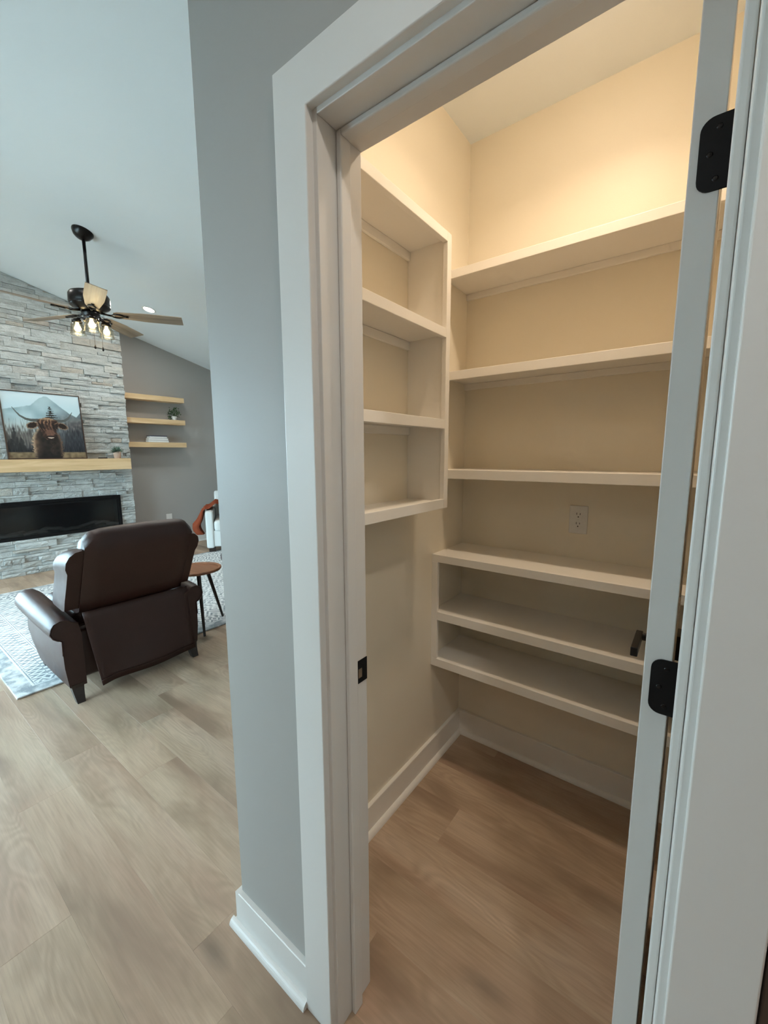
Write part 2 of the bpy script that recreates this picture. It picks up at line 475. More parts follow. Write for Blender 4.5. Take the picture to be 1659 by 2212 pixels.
def bm_ceiling_hole(x0, x1, y0, y1, z0, z1): return bm_box(x0, x1, y0, y1, z0, z1)
obj('ceiling_pantry', bm_box(XPL, XPR + .11, WY1, YPB + .11, ZP, ZP + .1), M['ceil'], label='flat white pantry ceiling', **S)
obj('ceiling_kitchen', bm_box(XLIV + .10, 2.6, YL, WY0, ZP, ZP + .1), M['ceil'], label='flat white kitchen ceiling', **S)
obj('wall_bulkhead', bm_prism([(YW, ZP), (WY0, ZP), (WY0, vault(WY0) + .04), (-.15, vault(-.15) + .04), (YW, vault(YW) + .04)], 'x', XLIV, XLIV + .10), M['grey'], label='grey wall above the kitchen opening', **S)
# vaulted ceiling: two slopes
bm = bmesh.new()
prof = [(YR + .1, vault(YR + .1)), (-.15, 3.8375), (YW - .1, vault(YW - .1))]
lo_ = [[bm.verts.new((x, y, z)) for y, z in prof] for x in (-6.75, XLIV)]
hi_ = [[bm.verts.new((x, y, z + .15)) for y, z in prof] for x in (-6.75, XLIV)]
for i in range(2):
    bm.faces.new((lo_[0][i], lo_[0][i + 1], lo_[1][i + 1], lo_[1][i])); bm.faces.new((hi_[0][i], hi_[1][i], hi_[1][i + 1], hi_[0][i + 1]))
    for k in (0, 1): bm.faces.new((lo_[k][i], hi_[k][i], hi_[k][i + 1], lo_[k][i + 1]))
for i in (0, 2): bm.faces.new((lo_[0][i], lo_[1][i], hi_[1][i], hi_[0][i]))
obj('ceiling', bm, M['ceil'], label='white vaulted living room ceiling', origin=(0, 0, 0), **S)
# outer walls of the great room
obj('wall_fireplace', bm_wall('x', XGW - .12, XGW, YW, YR, 0, 2.62, [(*PATIO, WZ0, WZ1)]), M['grey'], label='grey accent wall behind the fireplace', **S)
obj('wall_fireplace_gable', bm_prism([(YW, 2.62), (YR, 2.62), (YR, vault(YR) + .02), (-.15, 3.86), (YW, vault(YW) + .02)], 'x', XGW - .12, XGW), M['grey'], label='grey gable of the accent wall', **S)
obj('wall_far_right', bm_wall('y', YR, YR + .12, XGW - .12, XLIV, 0, 2.72), M['grey'], label='grey end wall of the living room', **S)
obj('wall_window', bm_wall('y', YW - .12, YW, XGW - .12, XLIV - .09, 0, 3.26, [(a, b, WZ0, WZ1) for a, b in WINDOWS]), M['grey'], label='grey window wall behind the camera', **S)
obj('wall_daylight_screen', bm_wall('x', XLIV - .09, XLIV + .02, YL, -1.2, 0, ZP), M['grey'], label='grey unseen partition behind the camera, added to hold back daylight', **S)  # added unseen wall, placed to block window light from the kitchen side
obj('wall_kitchen_back', bm_wall('y', YL - .12, YL, XLIV - .09, 2.72, 0, ZP + .1), M['grey'], label='grey kitchen end wall', **S)
obj('wall_kitchen', bm_wall('x', 2.6, 2.72, YL, WY1, 0, ZP + .1), M['grey'], label='grey kitchen side wall', **S)
for i, (a, b) in enumerate(WINDOWS):
    wn = thing('window_%d' % (i + 1), None, None, ((a + b) / 2, YW - .06, WZ0), kind='structure')
    t = .05
    obj('window_frame', bm_wall('y', YW - .10, YW - .02, a, b, WZ0, WZ1, [(a + t, (a + b) / 2 - t / 2, WZ0 + t, WZ1 - t), ((a + b) / 2 + t / 2, b - t, WZ0 + t, WZ1 - t)]), M['trim'], wn)
    for x0, x1 in ((a + t, (a + b) / 2 - t / 2), ((a + b) / 2 + t / 2, b - t)):
        obj('pane', bm_box(x0, x1, YW - .062, YW - .058, WZ0 + t, WZ1 - t), M['pane'], wn)

wn = thing('window_3', None, None, (XGW - .06, sum(PATIO) / 2, WZ0), kind='structure')
pa, pb = PATIO; pm = (pa + pb) / 2; t = .06
obj('window_frame', bm_wall('x', XGW - .10, XGW - .02, pa, pb, WZ0, WZ1, [(pa + t, pm - t / 2, WZ0 + t, WZ1 - t), (pm + t / 2, pb - t, WZ0 + t, WZ1 - t)]), M['trim'], wn)
for y0, y1 in ((pa + t, pm - t / 2), (pm + t / 2, pb - t)):
    obj('pane', bm_box(XGW - .062, XGW - .058, y0, y1, WZ0 + t, WZ1 - t), M['pane'], wn)
# unseen ground outside the windows, added to block sky from below and bounce daylight
gm = bmesh.new(); gv = [gm.verts.new(p) for p in ((-40, -40, -.25), (30, -40, -.25), (30, YL - .2, -.25), (XGW - .2, YL - .2, -.25), (XGW - .2, 40, -.25), (-40, 40, -.25))]
gm.faces.new(gv[:4]); gm.faces.new((gv[0], gv[3], gv[4], gv[5]))
obj('ground', gm, plain('pale_bounce_ground', (.52, .54, .54), .9, spec=.1), label='pale unseen ground added outside the windows to temper the daylight', origin=(0, 0, -.25), **S)

# door lining and casing -------------------------------------------------
SY0, SY1, ST = .646, .676, .013                             # stop
tr = thing('trim_1', None, None, ((CXL + CXR) / 2, WY0, 0), kind='structure')
cb = bm_wall('y', CY, WY0, CXL - CW, CXR + CW * .96, 0, CZ + CW, [(CXL, CXR, 0, CZ)])
bmesh.ops.dissolve_limit(cb, angle_limit=.01, verts=cb.verts, edges=cb.edges)
bmesh.ops.bevel(cb, geom=[e for e in cb.edges if e.calc_face_angle(0) > .5], offset=.0022, segments=3, affect='EDGES', profile=.5)
obj('casing', cb, M['trim'], tr)
obj('jamb', bm_box(JXL - JT, JXL, WY0 - .002, WY1, 0, JZ + JT, .0015), M['trim'], tr)
obj('jamb', bm_box(JXR, JXR + JT, WY0 - .002, WY1, 0, JZ + JT, .003, 3), M['trim'], tr)
obj('jamb', bm_box(JXL, JXR, WY0 - .002, WY1, JZ, JZ + JT, .0015), M['trim'], tr)
obj('door_stop', bm_box(JXL + .0006, JXL + ST, SY0, SY1, .0, JZ - .0005, .003, 3), M['trim'], tr)
obj('door_stop', bm_box(JXR - ST, JXR - .0006, SY0, SY1, .0, JZ - .0005, .003, 3), M['trim'], tr)
obj('door_stop', bm_box(JXL + ST, JXR - ST, SY0, SY1, JZ - ST, JZ - .0006, .003, 3), M['trim'], tr)
# strike plate let into the latch jamb
sp = bm_wall('x', JXL - .0005, JXL + .0014, .684, .7215, .894, .951, [(.690, .704, .906, .930)])
strike = obj('strike_plate', sp, M['black'], tr, label='black strike plate')
obj('latch_pocket', bm_box(JXL - .0004, JXL + .0004, .690, .704, .906, .930), plain('bare_wood', (.20, .14, .09), .8), tr)

# baseboards with shoe moulding -----------------------------------------
BH, BT, SH, SD = .120, .0145, .021, .017
def baseboard(name, axis, t, sign, a, b, label, shoe=0.0):
    """axis: running axis; t: wall plane; sign: side the board stands on"""
    poly = [(t, 0), (t + sign * BT, 0), (t + sign * BT, BH - .002), (t + sign * (BT - .002), BH), (t, BH)]
    bmat = M['shelf'] if 'pantry' in label else M['trim']
    o = obj(name, bm_prism(poly, axis, a, b), bmat, label=label, **S)
    a -= shoe; e = t + sign * BT
    q = [(e, 0)] + [(e + sign * SD * math.cos(k * PI / 12), max(0.0, SH * math.sin(k * PI / 12))) for k in range(0, 7)]
    obj('shoe_moulding', bm_prism(q, axis, a, b), bmat, o, smooth=False)
    return o
bb = baseboard('baseboard_front', 'x', WY0, -1, XLIV, CXL - CW, 'white baseboard on the grey door wall', BT + SD)
baseboard('baseboard_partition', 'y', XLIV, -1, WY0 - BT, YR, 'white baseboard along the living room side of the partition')
baseboard('baseboard_left', 'y', XPL, 1, WY1, YPB, 'white baseboard on the left pantry wall')
baseboard('baseboard_back', 'x', YPB, -1, XPL + BT, XPR, 'white baseboard on the pantry back wall')
baseboard('baseboard_right', 'y', XPR, -1, WY1, YPB - BT, 'white baseboard on the right pantry wall')
baseboard('baseboard_fireplace', 'y', XGW, 1, 2.52, YR, 'white baseboard under the floating shelves')
baseboard('baseboard_far_right', 'x', YR, -1, XGW + BT, XLIV, 'white baseboard on the living room end wall')

# pantry door, open into the pantry --------------------------------------
DX0, DX1, DY0, DY1, DZ0, DZ1 = -.0415, -.0062, .7215, 1.331, .012, 2.042
door = thing('door_1', None, None, ((DX0 + DX1) / 2, (DY0 + DY1) / 2, 0), kind='structure')
door['label'] = 'white pantry door swung open, seen along its hinge edge'
sw = .105
obj('stile', bm_box(DX0, DX1, DY0, DY0 + sw, DZ0, DZ1, .0015), M['trim'], door)
obj('stile', bm_box(DX0, DX1, DY1 - sw, DY1, DZ0, DZ1, .0015), M['trim'], door)
for z0, z1 in ((DZ0, DZ0 + .2), (.96, 1.08), (DZ1 - .11, DZ1)):
    obj('rail', bm_box(DX0 + .0003, DX1 - .0003, DY0 + sw, DY1 - sw, z0, z1, .001), M['trim'], door)
for z0, z1 in ((DZ0 + .2, .96), (1.08, DZ1 - .11)):
    obj('panel', bm_box(DX0 + .009, DX1 - .009, DY0 + sw - .004, DY1 - sw + .004, z0, z1), M['trim'], door)
def hinge(zc):
    hh, r = .0437, .0155
    x0, x1 = -.0318, .0042
    pts = arc(x0 + r, hh - r, r, PI, PI / 2, 6) + [(x1, hh), (x1, -hh)] + arc(x0 + r, -hh + r, r, -PI / 2, -PI, 6)
    h = obj('hinge', bm_prism([(x, zc + z) for x, z in pts], 'y', DY0 - .0022, DY0 + .0002), M['black'], door, label='black rounded hinge leaf')
    obj('barrel', bm_tube([(.0085, DY0 + .004, zc - hh - .003), (.0085, DY0 + .004, zc + hh + .003)], .0062, 12), M['black'], h, smooth=False)
    obj('jamb_leaf', bm_box(JXR - .0022, JXR - .0002, .690, DY0 + .004, zc - hh, zc + hh), M['black'], h)
    for dx, dz in ((.010, .030), (.002, 0), (.010, -.030)):
        obj('screw', bm_lathe([(0, .0012), (.0026, .0009), (.0038, 0)], 10, (x0 + .010 + dx, DY0 - .0021, zc + dz), Matrix.Rotation(PI / 2, 4, 'X')), M['bronze'], h)
for zc in (1.812, 1.082, .285): hinge(zc)
def lever(side):
    xs = DX0 if side < 0 else DX1
    yc, zc = 1.268, .941
    h = obj('lever_handle', bm_prism([(yc - .032, zc - .032), (yc + .032, zc - .032), (yc + .032, zc + .032), (yc - .032, zc + .032)], 'x', xs, xs + side * .008, .0012), M['bronze'], door, label='dark bronze lever handle')
    obj('neck', bm_tube([(xs + side * .006, yc, zc), (xs + side * .044, yc, zc)], .0105, 14), M['bronze'], h)
    obj('lever_arm', bm_box(min(xs + side * .040, xs + side * .056), max(xs + side * .040, xs + side * .056), yc - .115, yc + .012, zc - .0125, zc + .0115, .002), M['bronze'], h)
lever(-1); lever(1)

# ================================================================== PANTRY SHELVING
def part_box(name, parent, x0, x1, y0, y1, z0, z1, mat='shelf', bev=.0015, label=None):
    return obj(name, bm_box(x0, x1, y0, y1, z0, z1, bev), M[mat], parent, label=label)
# wall unit on the left wall
UX, UY1 = -.727, 1.349
u = thing('wall_shelf_unit', 'cream painted wall unit with three open bays on the left pantry wall', 'shelf unit', ((XPL + UX) / 2, (WY1 + UY1) / 2, 1.237))
FT = .0175
for z0, z1 in ((2.138, 2.169), (1.831, 1.862), (1.522, 1.555), (1.237, 1.271)):
    part_box('rail', u, UX - FT, UX, WY1 + .03, UY1 - .028, z0, z1)
part_box('stile', u, UX - FT, UX, UY1 - .028, UY1, 1.237, 2.169)
part_box('stile', u, UX - FT, UX, WY1, WY1 + .03, 1.237, 2.169)
part_box('end_panel', u, XPL, UX - FT, UY1 - .019, UY1 - .001, 1.237, 2.168)
for z in (2.168, 1.861, 1.552, 1.262):
    part_box('shelf_board', u, XPL, UX - FT, WY1, UY1 - .019, z - .018, z, bev=.0008)
for z in (2.150, 1.843, 1.534):
    part_box('cleat', u, XPL, XPL + .012, WY1, UY1 - .020, z - .030, z, bev=.003)
# three long shelves on the back wall
UF = 1.575
labs = ('topmost long cream shelf on the pantry back wall', 'second long cream shelf down on the pantry back wall', 'third long cream shelf on the back wall, just above the outlet')
for (zt, zb), lab in zip(((2.162, 2.129), (1.770, 1.735), (1.3665, 1.328)), labs):
    t = thing('wall_shelf', lab, 'shelf', ((XPL + XPR) / 2, (UF + YPB) / 2, zb), group='long shelves on the pantry back wall')
    part_box('shelf_board', t, XPL, XPR, UF + FT, YPB, zt - .019, zt - .0006, bev=.0008)
    part_box('nosing', t, XPL, XPR, UF, UF + FT, zb, zt)
    part_box('cleat', t, XPL, XPR, YPB - .013, YPB, zt - .019 - .026, zt - .019, bev=.002)
# base unit with the deep top
BF = 1.525
t = thing('base_shelf_unit', 'cream built-in base unit with deep top and two lower shelves', 'shelf unit', ((XPL + XPR) / 2, (BF + YPB) / 2, .487))
part_box('top_board', t, XPL, XPR, BF + FT, YPB, .982, 1.0008, bev=.0008)
part_box('rail', t, XPL, XPR, BF, BF + FT, .968, 1.001)
part_box('stile', t, XPL, XPL + .029, BF, BF + FT, .5245, .968)
part_box('stile', t, XPR - .029, XPR, BF, BF + FT, .5245, .968)
part_box('rail', t, XPL + .029, XPR - .029, BF, BF + FT, .706, .744)
part_box('rail', t, XPL, XPR, BF, BF + FT, .487, .5245)
part_box('shelf_board', t, XPL, XPR, BF + FT, YPB, .724, .7425, bev=.0008)
part_box('shelf_board', t, XPL, XPR, BF + FT, YPB, .504, .5232, bev=.0008)
part_box('cleat', t, XPL, XPR, YPB - .013, YPB, .694, .724, bev=.002)
part_box('cleat', t, XPL, XPR, YPB - .013, YPB, .952, .982, bev=.002)

# outlets -----------------------------------------------------------------
def outlet(cx, cz, y, lab, duplex=True):
    t = thing('wall_outlet', lab, 'outlet', (cx, y, cz - .0575))
    obj('cover_plate', bm_box(cx - .035, cx + .035, y - .0055, y, cz - .0575, cz + .0575, .0022), M['white_plastic'], t)
    for s in (-1, 1):
        z0 = cz + s * .0195
        poly = [(cx + x, z0 + z) for x, z in arc(0, 0, .0172, -.62, .62, 5) + arc(0, 0, .0172, PI - .62, PI + .62, 5)]
        poly = [(px_, max(z0 - .0138, min(z0 + .0138, pz))) for px_, pz in poly]
        r = obj('receptacle', bm_prism(poly, 'y', y - .0068, y - .004), M['white_plastic'], t)
        for dx, w_, h_ in ((-.0064, .0022, .0085), (.0064, .0022, .0072)):
            obj('slot', bm_box(cx + dx - w_ / 2, cx + dx + w_ / 2, y - .0071, y - .006, z0 + .001, z0 + .001 + h_), M['hole'], r)
        obj('ground_hole', bm_lathe([(0, .0006), (.0026, .0006), (.0026, 0)], 10, (cx, y - .0068, z0 - .0075), Matrix.Rotation(PI / 2, 4, 'X')), M['hole'], r)
    obj('screw', bm_lathe([(0, .0010), (.0024, .0007), (.003, 0)], 10, (cx, y - .0055, cz), Matrix.Rotation(PI / 2, 4, 'X')), M['white_plastic'], t)
outlet(-.372, 1.1635, YPB, 'white duplex outlet on the pantry back wall')

# ================================================================== LIGHT FIXTURES
def recessed(name, lab, loc, color, power, lens, normal=(0, 0, -1), r=.075, lamp_r=.055, group=None):
    t = thing(name, lab, 'light', loc, group=group)
    rot = Vector((0, 0, -1)).rotation_difference(Vector(normal)).to_matrix().to_4x4()
    c = Vector(loc)
    obj('trim_ring', bm_lathe([(r * .78, 0.0), (r * .80, -.004), (r * .93, -.006), (r, -.003), (r, .004)], 32, c, rot), M['white_plastic'], t, smooth=True)
    obj('lens', bm_lathe([(0, -.0025), (r * .78, -.0025), (r * .78, .002)], 28, c, rot), M[lens], t)
    ld = bpy.data.lights.new('lamp', 'AREA'); ld.shape = 'DISK'; ld.size = lamp_r * 2; ld.energy = power; ld.color = color
    lo = bpy.data.objects.new('lamp', ld); COL.objects.link(lo); lo.parent = t
    lo.location = rot.to_3x3() @ Vector((0, 0, -.010)); lo.rotation_euler = rot.to_euler()
pl = thing('ceiling_light', 'warm flush disc light on the pantry ceiling', 'light', (-.34, 1.265, ZP - .051))
obj('base_ring', bm_lathe([(0, 0), (.085, 0), (.085, -.014), (.070, -.020), (0, -.020)], 32, (-.34, 1.265, ZP)), M['white_plastic'], pl, smooth=False)
obj('diffuser', bm_lathe([(.058, -.020), (.058, -.044), (.052, -.050), (0, -.051)], 32, (-.34, 1.265, ZP)), emit('frosted_diffuser', WARM, PANTRY_L), pl, smooth=True)
ld = bpy.data.lights.new('lamp', 'AREA'); ld.shape = 'DISK'; ld.size = .10; ld.energy = PANTRY_W; ld.color = WARM; ld.spread = math.radians(140)
lo = bpy.data.objects.new('lamp', ld); COL.objects.link(lo); lo.parent = pl; lo.location = (0, 0, -.003)
for x, y, lab in ((.38, .07, 'recessed kitchen ceiling light right above the camera'), (-.30, -1.10, 'recessed kitchen ceiling light behind the camera'), (1.7, -1.8, 'recessed kitchen ceiling light nearest the kitchen side wall')):
    recessed('recessed_light', lab, (x, y, ZP), NEUTRAL, KITCHEN_W * (.3 if x < 0 else 1.0), 'lens', group='kitchen recessed lights')
sl = Vector((0, -.25, -1)).normalized()
for i, (x, y) in enumerate(((-5.45, 2.50), (-3.63, 2.50), (-3.63, .63), (-5.45, .63))):
    recessed('recessed_light', ('round recessed light in the sloped ceiling beyond the fan', 'recessed light in the sloped ceiling, hidden by the grey wall corner', 'recessed light in the sloped ceiling outside the picture, nearest the kitchen', 'recessed light in the sloped ceiling outside the picture, above the hearth')[i],
             (x, y, vault(y) - .001), NEUTRAL, LIVING_W, 'lens', sl, group='recessed lights in the vaulted ceiling')

# ================================================================== STONE FIREPLACE
YS0, YS1 = .625, 2.505
FB = (.80, 2.326, .435, .890)          # firebox opening y0,y1,z0,z1
fp = thing('stone_fireplace', 'floor-to-ceiling chimney breast clad in pale split-face ledger stone', 'fireplace', (XST - .1, (YS0 + YS1) / 2, 0))
core = bm_wall('x', XGW + .001, XST - .035, YS0 + .02, YS1 - .02, 0, 3.12, [FB])
obj('backing', core, plain('grey_mortar', (.30, .31, .305), .9), fp)
obj('backing', bm_prism([(YS0 + .02, 3.12), (YS1 - .02, 3.12), (YS1 - .02, vault(YS1)), (YS0 + .02, vault(YS0))], 'x', XGW + .001, XST - .035), bpy.data.materials['grey_mortar'], fp)
rs = random.Random(5)
def stone_variant(k):
    rr = random.Random(100 + k); bm = bmesh.new(); nu, nv = 5, 2
    grid = []
    for j in range(nv + 1):
        row = []
        for i in range(nu + 1):
            edge = i in (0, nu) or j in (0, nv)
            y = i / nu - .5 + (0 if i in (0, nu) else rr.uniform(-.05, .05)); z = j / nv - .5 + (rr.uniform(-.03, .03) if edge else rr.uniform(-.12, .12))
            x = rr.uniform(-.34, -.02) if edge else rr.uniform(-.10, .26)
            row.append(bm.verts.new((x * .5, y, max(-.5, min(.5, z)))))
        grid.append(row)
    for j in range(nv):
        for i in range(nu): bm.faces.new((grid[j][i], grid[j][i + 1], grid[j + 1][i + 1], grid[j + 1][i]))
    rim = [grid[0][i] for i in range(nu + 1)] + [grid[j][nu] for j in range(1, nv + 1)] + [grid[nv][i] for i in range(nu - 1, -1, -1)] + [grid[j][0] for j in range(nv - 1, 0, -1)]
    back = [bm.verts.new((-1.0, v.co.y, v.co.z)) for v in rim]
    n = len(rim)
    for i in range(n): bm.faces.new((rim[i], back[i], back[(i + 1) % n], rim[(i + 1) % n]))
    bm.faces.new(back)
    bmesh.ops.recalc_face_normals(bm, faces=bm.faces)
    me = bpy.data.meshes.new('stone'); bm.to_mesh(me); bm.free(); me.materials.append(M['stone'])
    return me
SV = [stone_variant(k) for k in range(10)]
stones = []
def put(y0, y1, z0, z1):
    g = .0014
    stones.append((y0 + g, y1 - g, z0 + g, z1 - g))
z = 0.0
while z < 3.70:
    h = rs.choice([.052, .062, .070, .078, .088])
    for lim in (FB[2], FB[3]):
        if z < lim - 1e-4 and z + h > lim - .03: h = lim - z
    y = YS0 - rs.choice([0, .008])
    while y < YS1 - .001:
        wd = rs.choice([.14, .19, .24, .29, .34, .40])
        y1 = y + wd
        inz = FB[2] - 1e-3 <= z < FB[3] - 1e-3
        if inz and y < FB[0] - .001 and y1 > FB[0] - .05: y1 = FB[0]
        if y1 > YS1 - .08: y1 = YS1
        if inz and FB[0] - .002 <= y < FB[1] - .002: y = FB[1]; continue
        if z < vault(y) - .02:
            if h > .060 and rs.random() < .40:
                fr = rs.uniform(.35, .65); ym = y + (y1 - y) * rs.uniform(.35, .65)
                if rs.random() < .5: put(y, y1, z, z + h * fr); put(y, ym, z + h * fr, z + h); put(ym, y1, z + h * fr, z + h)
                else: put(y, y1, z + h * fr, z + h); put(y, ym, z, z + h * fr); put(ym, y1, z, z + h * fr)
            else: put(y, y1, z, z + h)
        y = y1
    z += h
vis = sorted(range(len(stones)), key=lambda i: -(stones[i][1] - stones[i][0]) * (stones[i][3] - stones[i][2]) * (1 if stones[i][1] > .98 else .001))
chosen = set(vis[:300])
rest = bmesh.new()
FO = WORLD[fp.name]
for i, (y0, y1, z0, z1) in enumerate(stones):
    me = SV[rs.randrange(10)]; dep = .038; proud = rs.choice([-.018, -.011, -.005, .0, .006, .012])
    loc = Vector((XST + proud, (y0 + y1) / 2, (z0 + z1) / 2)); sc = Vector((dep, y1 - y0, z1 - z0))
    if z1 > vault(y1) - .004:                     # cut to the slope of the ceiling
        t_ = bmesh.new(); t_.from_mesh(me)
        bmesh.ops.transform(t_, matrix=Matrix.Translation(loc) @ Matrix.Diagonal((*sc, 1)), verts=t_.verts)
        r_ = bmesh.ops.bisect_plane(t_, geom=list(t_.verts) + list(t_.edges) + list(t_.faces), plane_co=(0, 0, 3.796), plane_no=Vector((0, .25, 1)).normalized(), clear_outer=True)
        ed = [e for e in t_.edges if e.is_boundary]
        if ed: bmesh.ops.edgeloop_fill(t_, edges=ed)
        bmesh.ops.transform(t_, matrix=(Matrix.Translation(loc) @ Matrix.Diagonal((*sc, 1))).inverted(), verts=t_.verts)
        me = bpy.data.meshes.new('stone'); t_.to_mesh(me); t_.free(); me.materials.append(M['stone'])
        if not me.polygons: continue
    if i in chosen:
        o = bpy.data.objects.new('stone', me); COL.objects.link(o); o.parent = fp
        o.location = loc - FO; o.scale = sc
    else:
        t_ = bmesh.new(); t_.from_mesh(me)
        bmesh.ops.transform(t_, matrix=Matrix.Translation(loc) @ Matrix.Diagonal((*sc, 1)), verts=t_.verts)
        tm = bpy.data.meshes.new('tmp'); t_.to_mesh(tm); t_.free(); rest.from_mesh(tm); bpy.data.meshes.remove(tm)
if rest.verts:
    o = obj('small_stones', rest, M['stone'], fp); o['kind'] = 'stuff'

# electric fireplace let into the stone
ef = thing('electric_fireplace', 'long black linear electric fireplace set into the stone', 'fireplace insert', (XST, (FB[0] + FB[1]) / 2, FB[2]))
b = .034
obj('frame', bm_wall('x', XST - .03, XST + .014, FB[0] + .002, FB[1] - .002, FB[2] + .002, FB[3] - .002, [(FB[0] + b, FB[1] - b, FB[2] + b, FB[3] - b)]), M['black'], ef)
obj('top_louver', bm_box(XST - .02, XST + .004, FB[0] + b, FB[1] - b, FB[3] - b - .028, FB[3] - b - .006), M['black'], ef)
bm = bm_box(XST - .20, XST - .02, FB[0] + .02, FB[1] - .02, FB[2] + .012, FB[3] - .012)
fr_ = [f_ for f_ in bm.faces if f_.calc_center_median().x > XST - .03]
bmesh.ops.delete(bm, geom=fr_, context='FACES')
obj('firebox', bm, M['fire_in'], ef)
obj('glass_pane', bm_box(XST - .012, XST - .008, FB[0] + b, FB[1] - b, FB[2] + b, FB[3] - b), M['fire_glass'], ef)
rl = random.Random(3)
yl = FB[0] + .10
while yl < FB[1] - .15:
    L = rl.uniform(.12, .26); a = rl.uniform(-.25, .25); x = XST - rl.uniform(.05, .12); z0 = FB[2] + b + .022 + rl.uniform(0, .03)
    pts = [(x + math.sin(a) * L * (k / 4 - .5) * .5, yl + L * k / 4, z0 + math.sin(k * 1.3 + yl * 9) * .012 + a * .08 * (k / 4)) for k in range(5)]
    obj('log', bm_tube(pts, [.014, .021, .019, .022, .013], 8), M['log'], ef, smooth=True)
    yl += L * .72

# mantel beam
obj('mantel_shelf', bm_box(XST + .012, XST + .20, YS0 - .02, 2.428, 1.243, 1.388, .004), M['oak'], label='thick light oak mantel beam on the stone fireplace', cat='mantel')

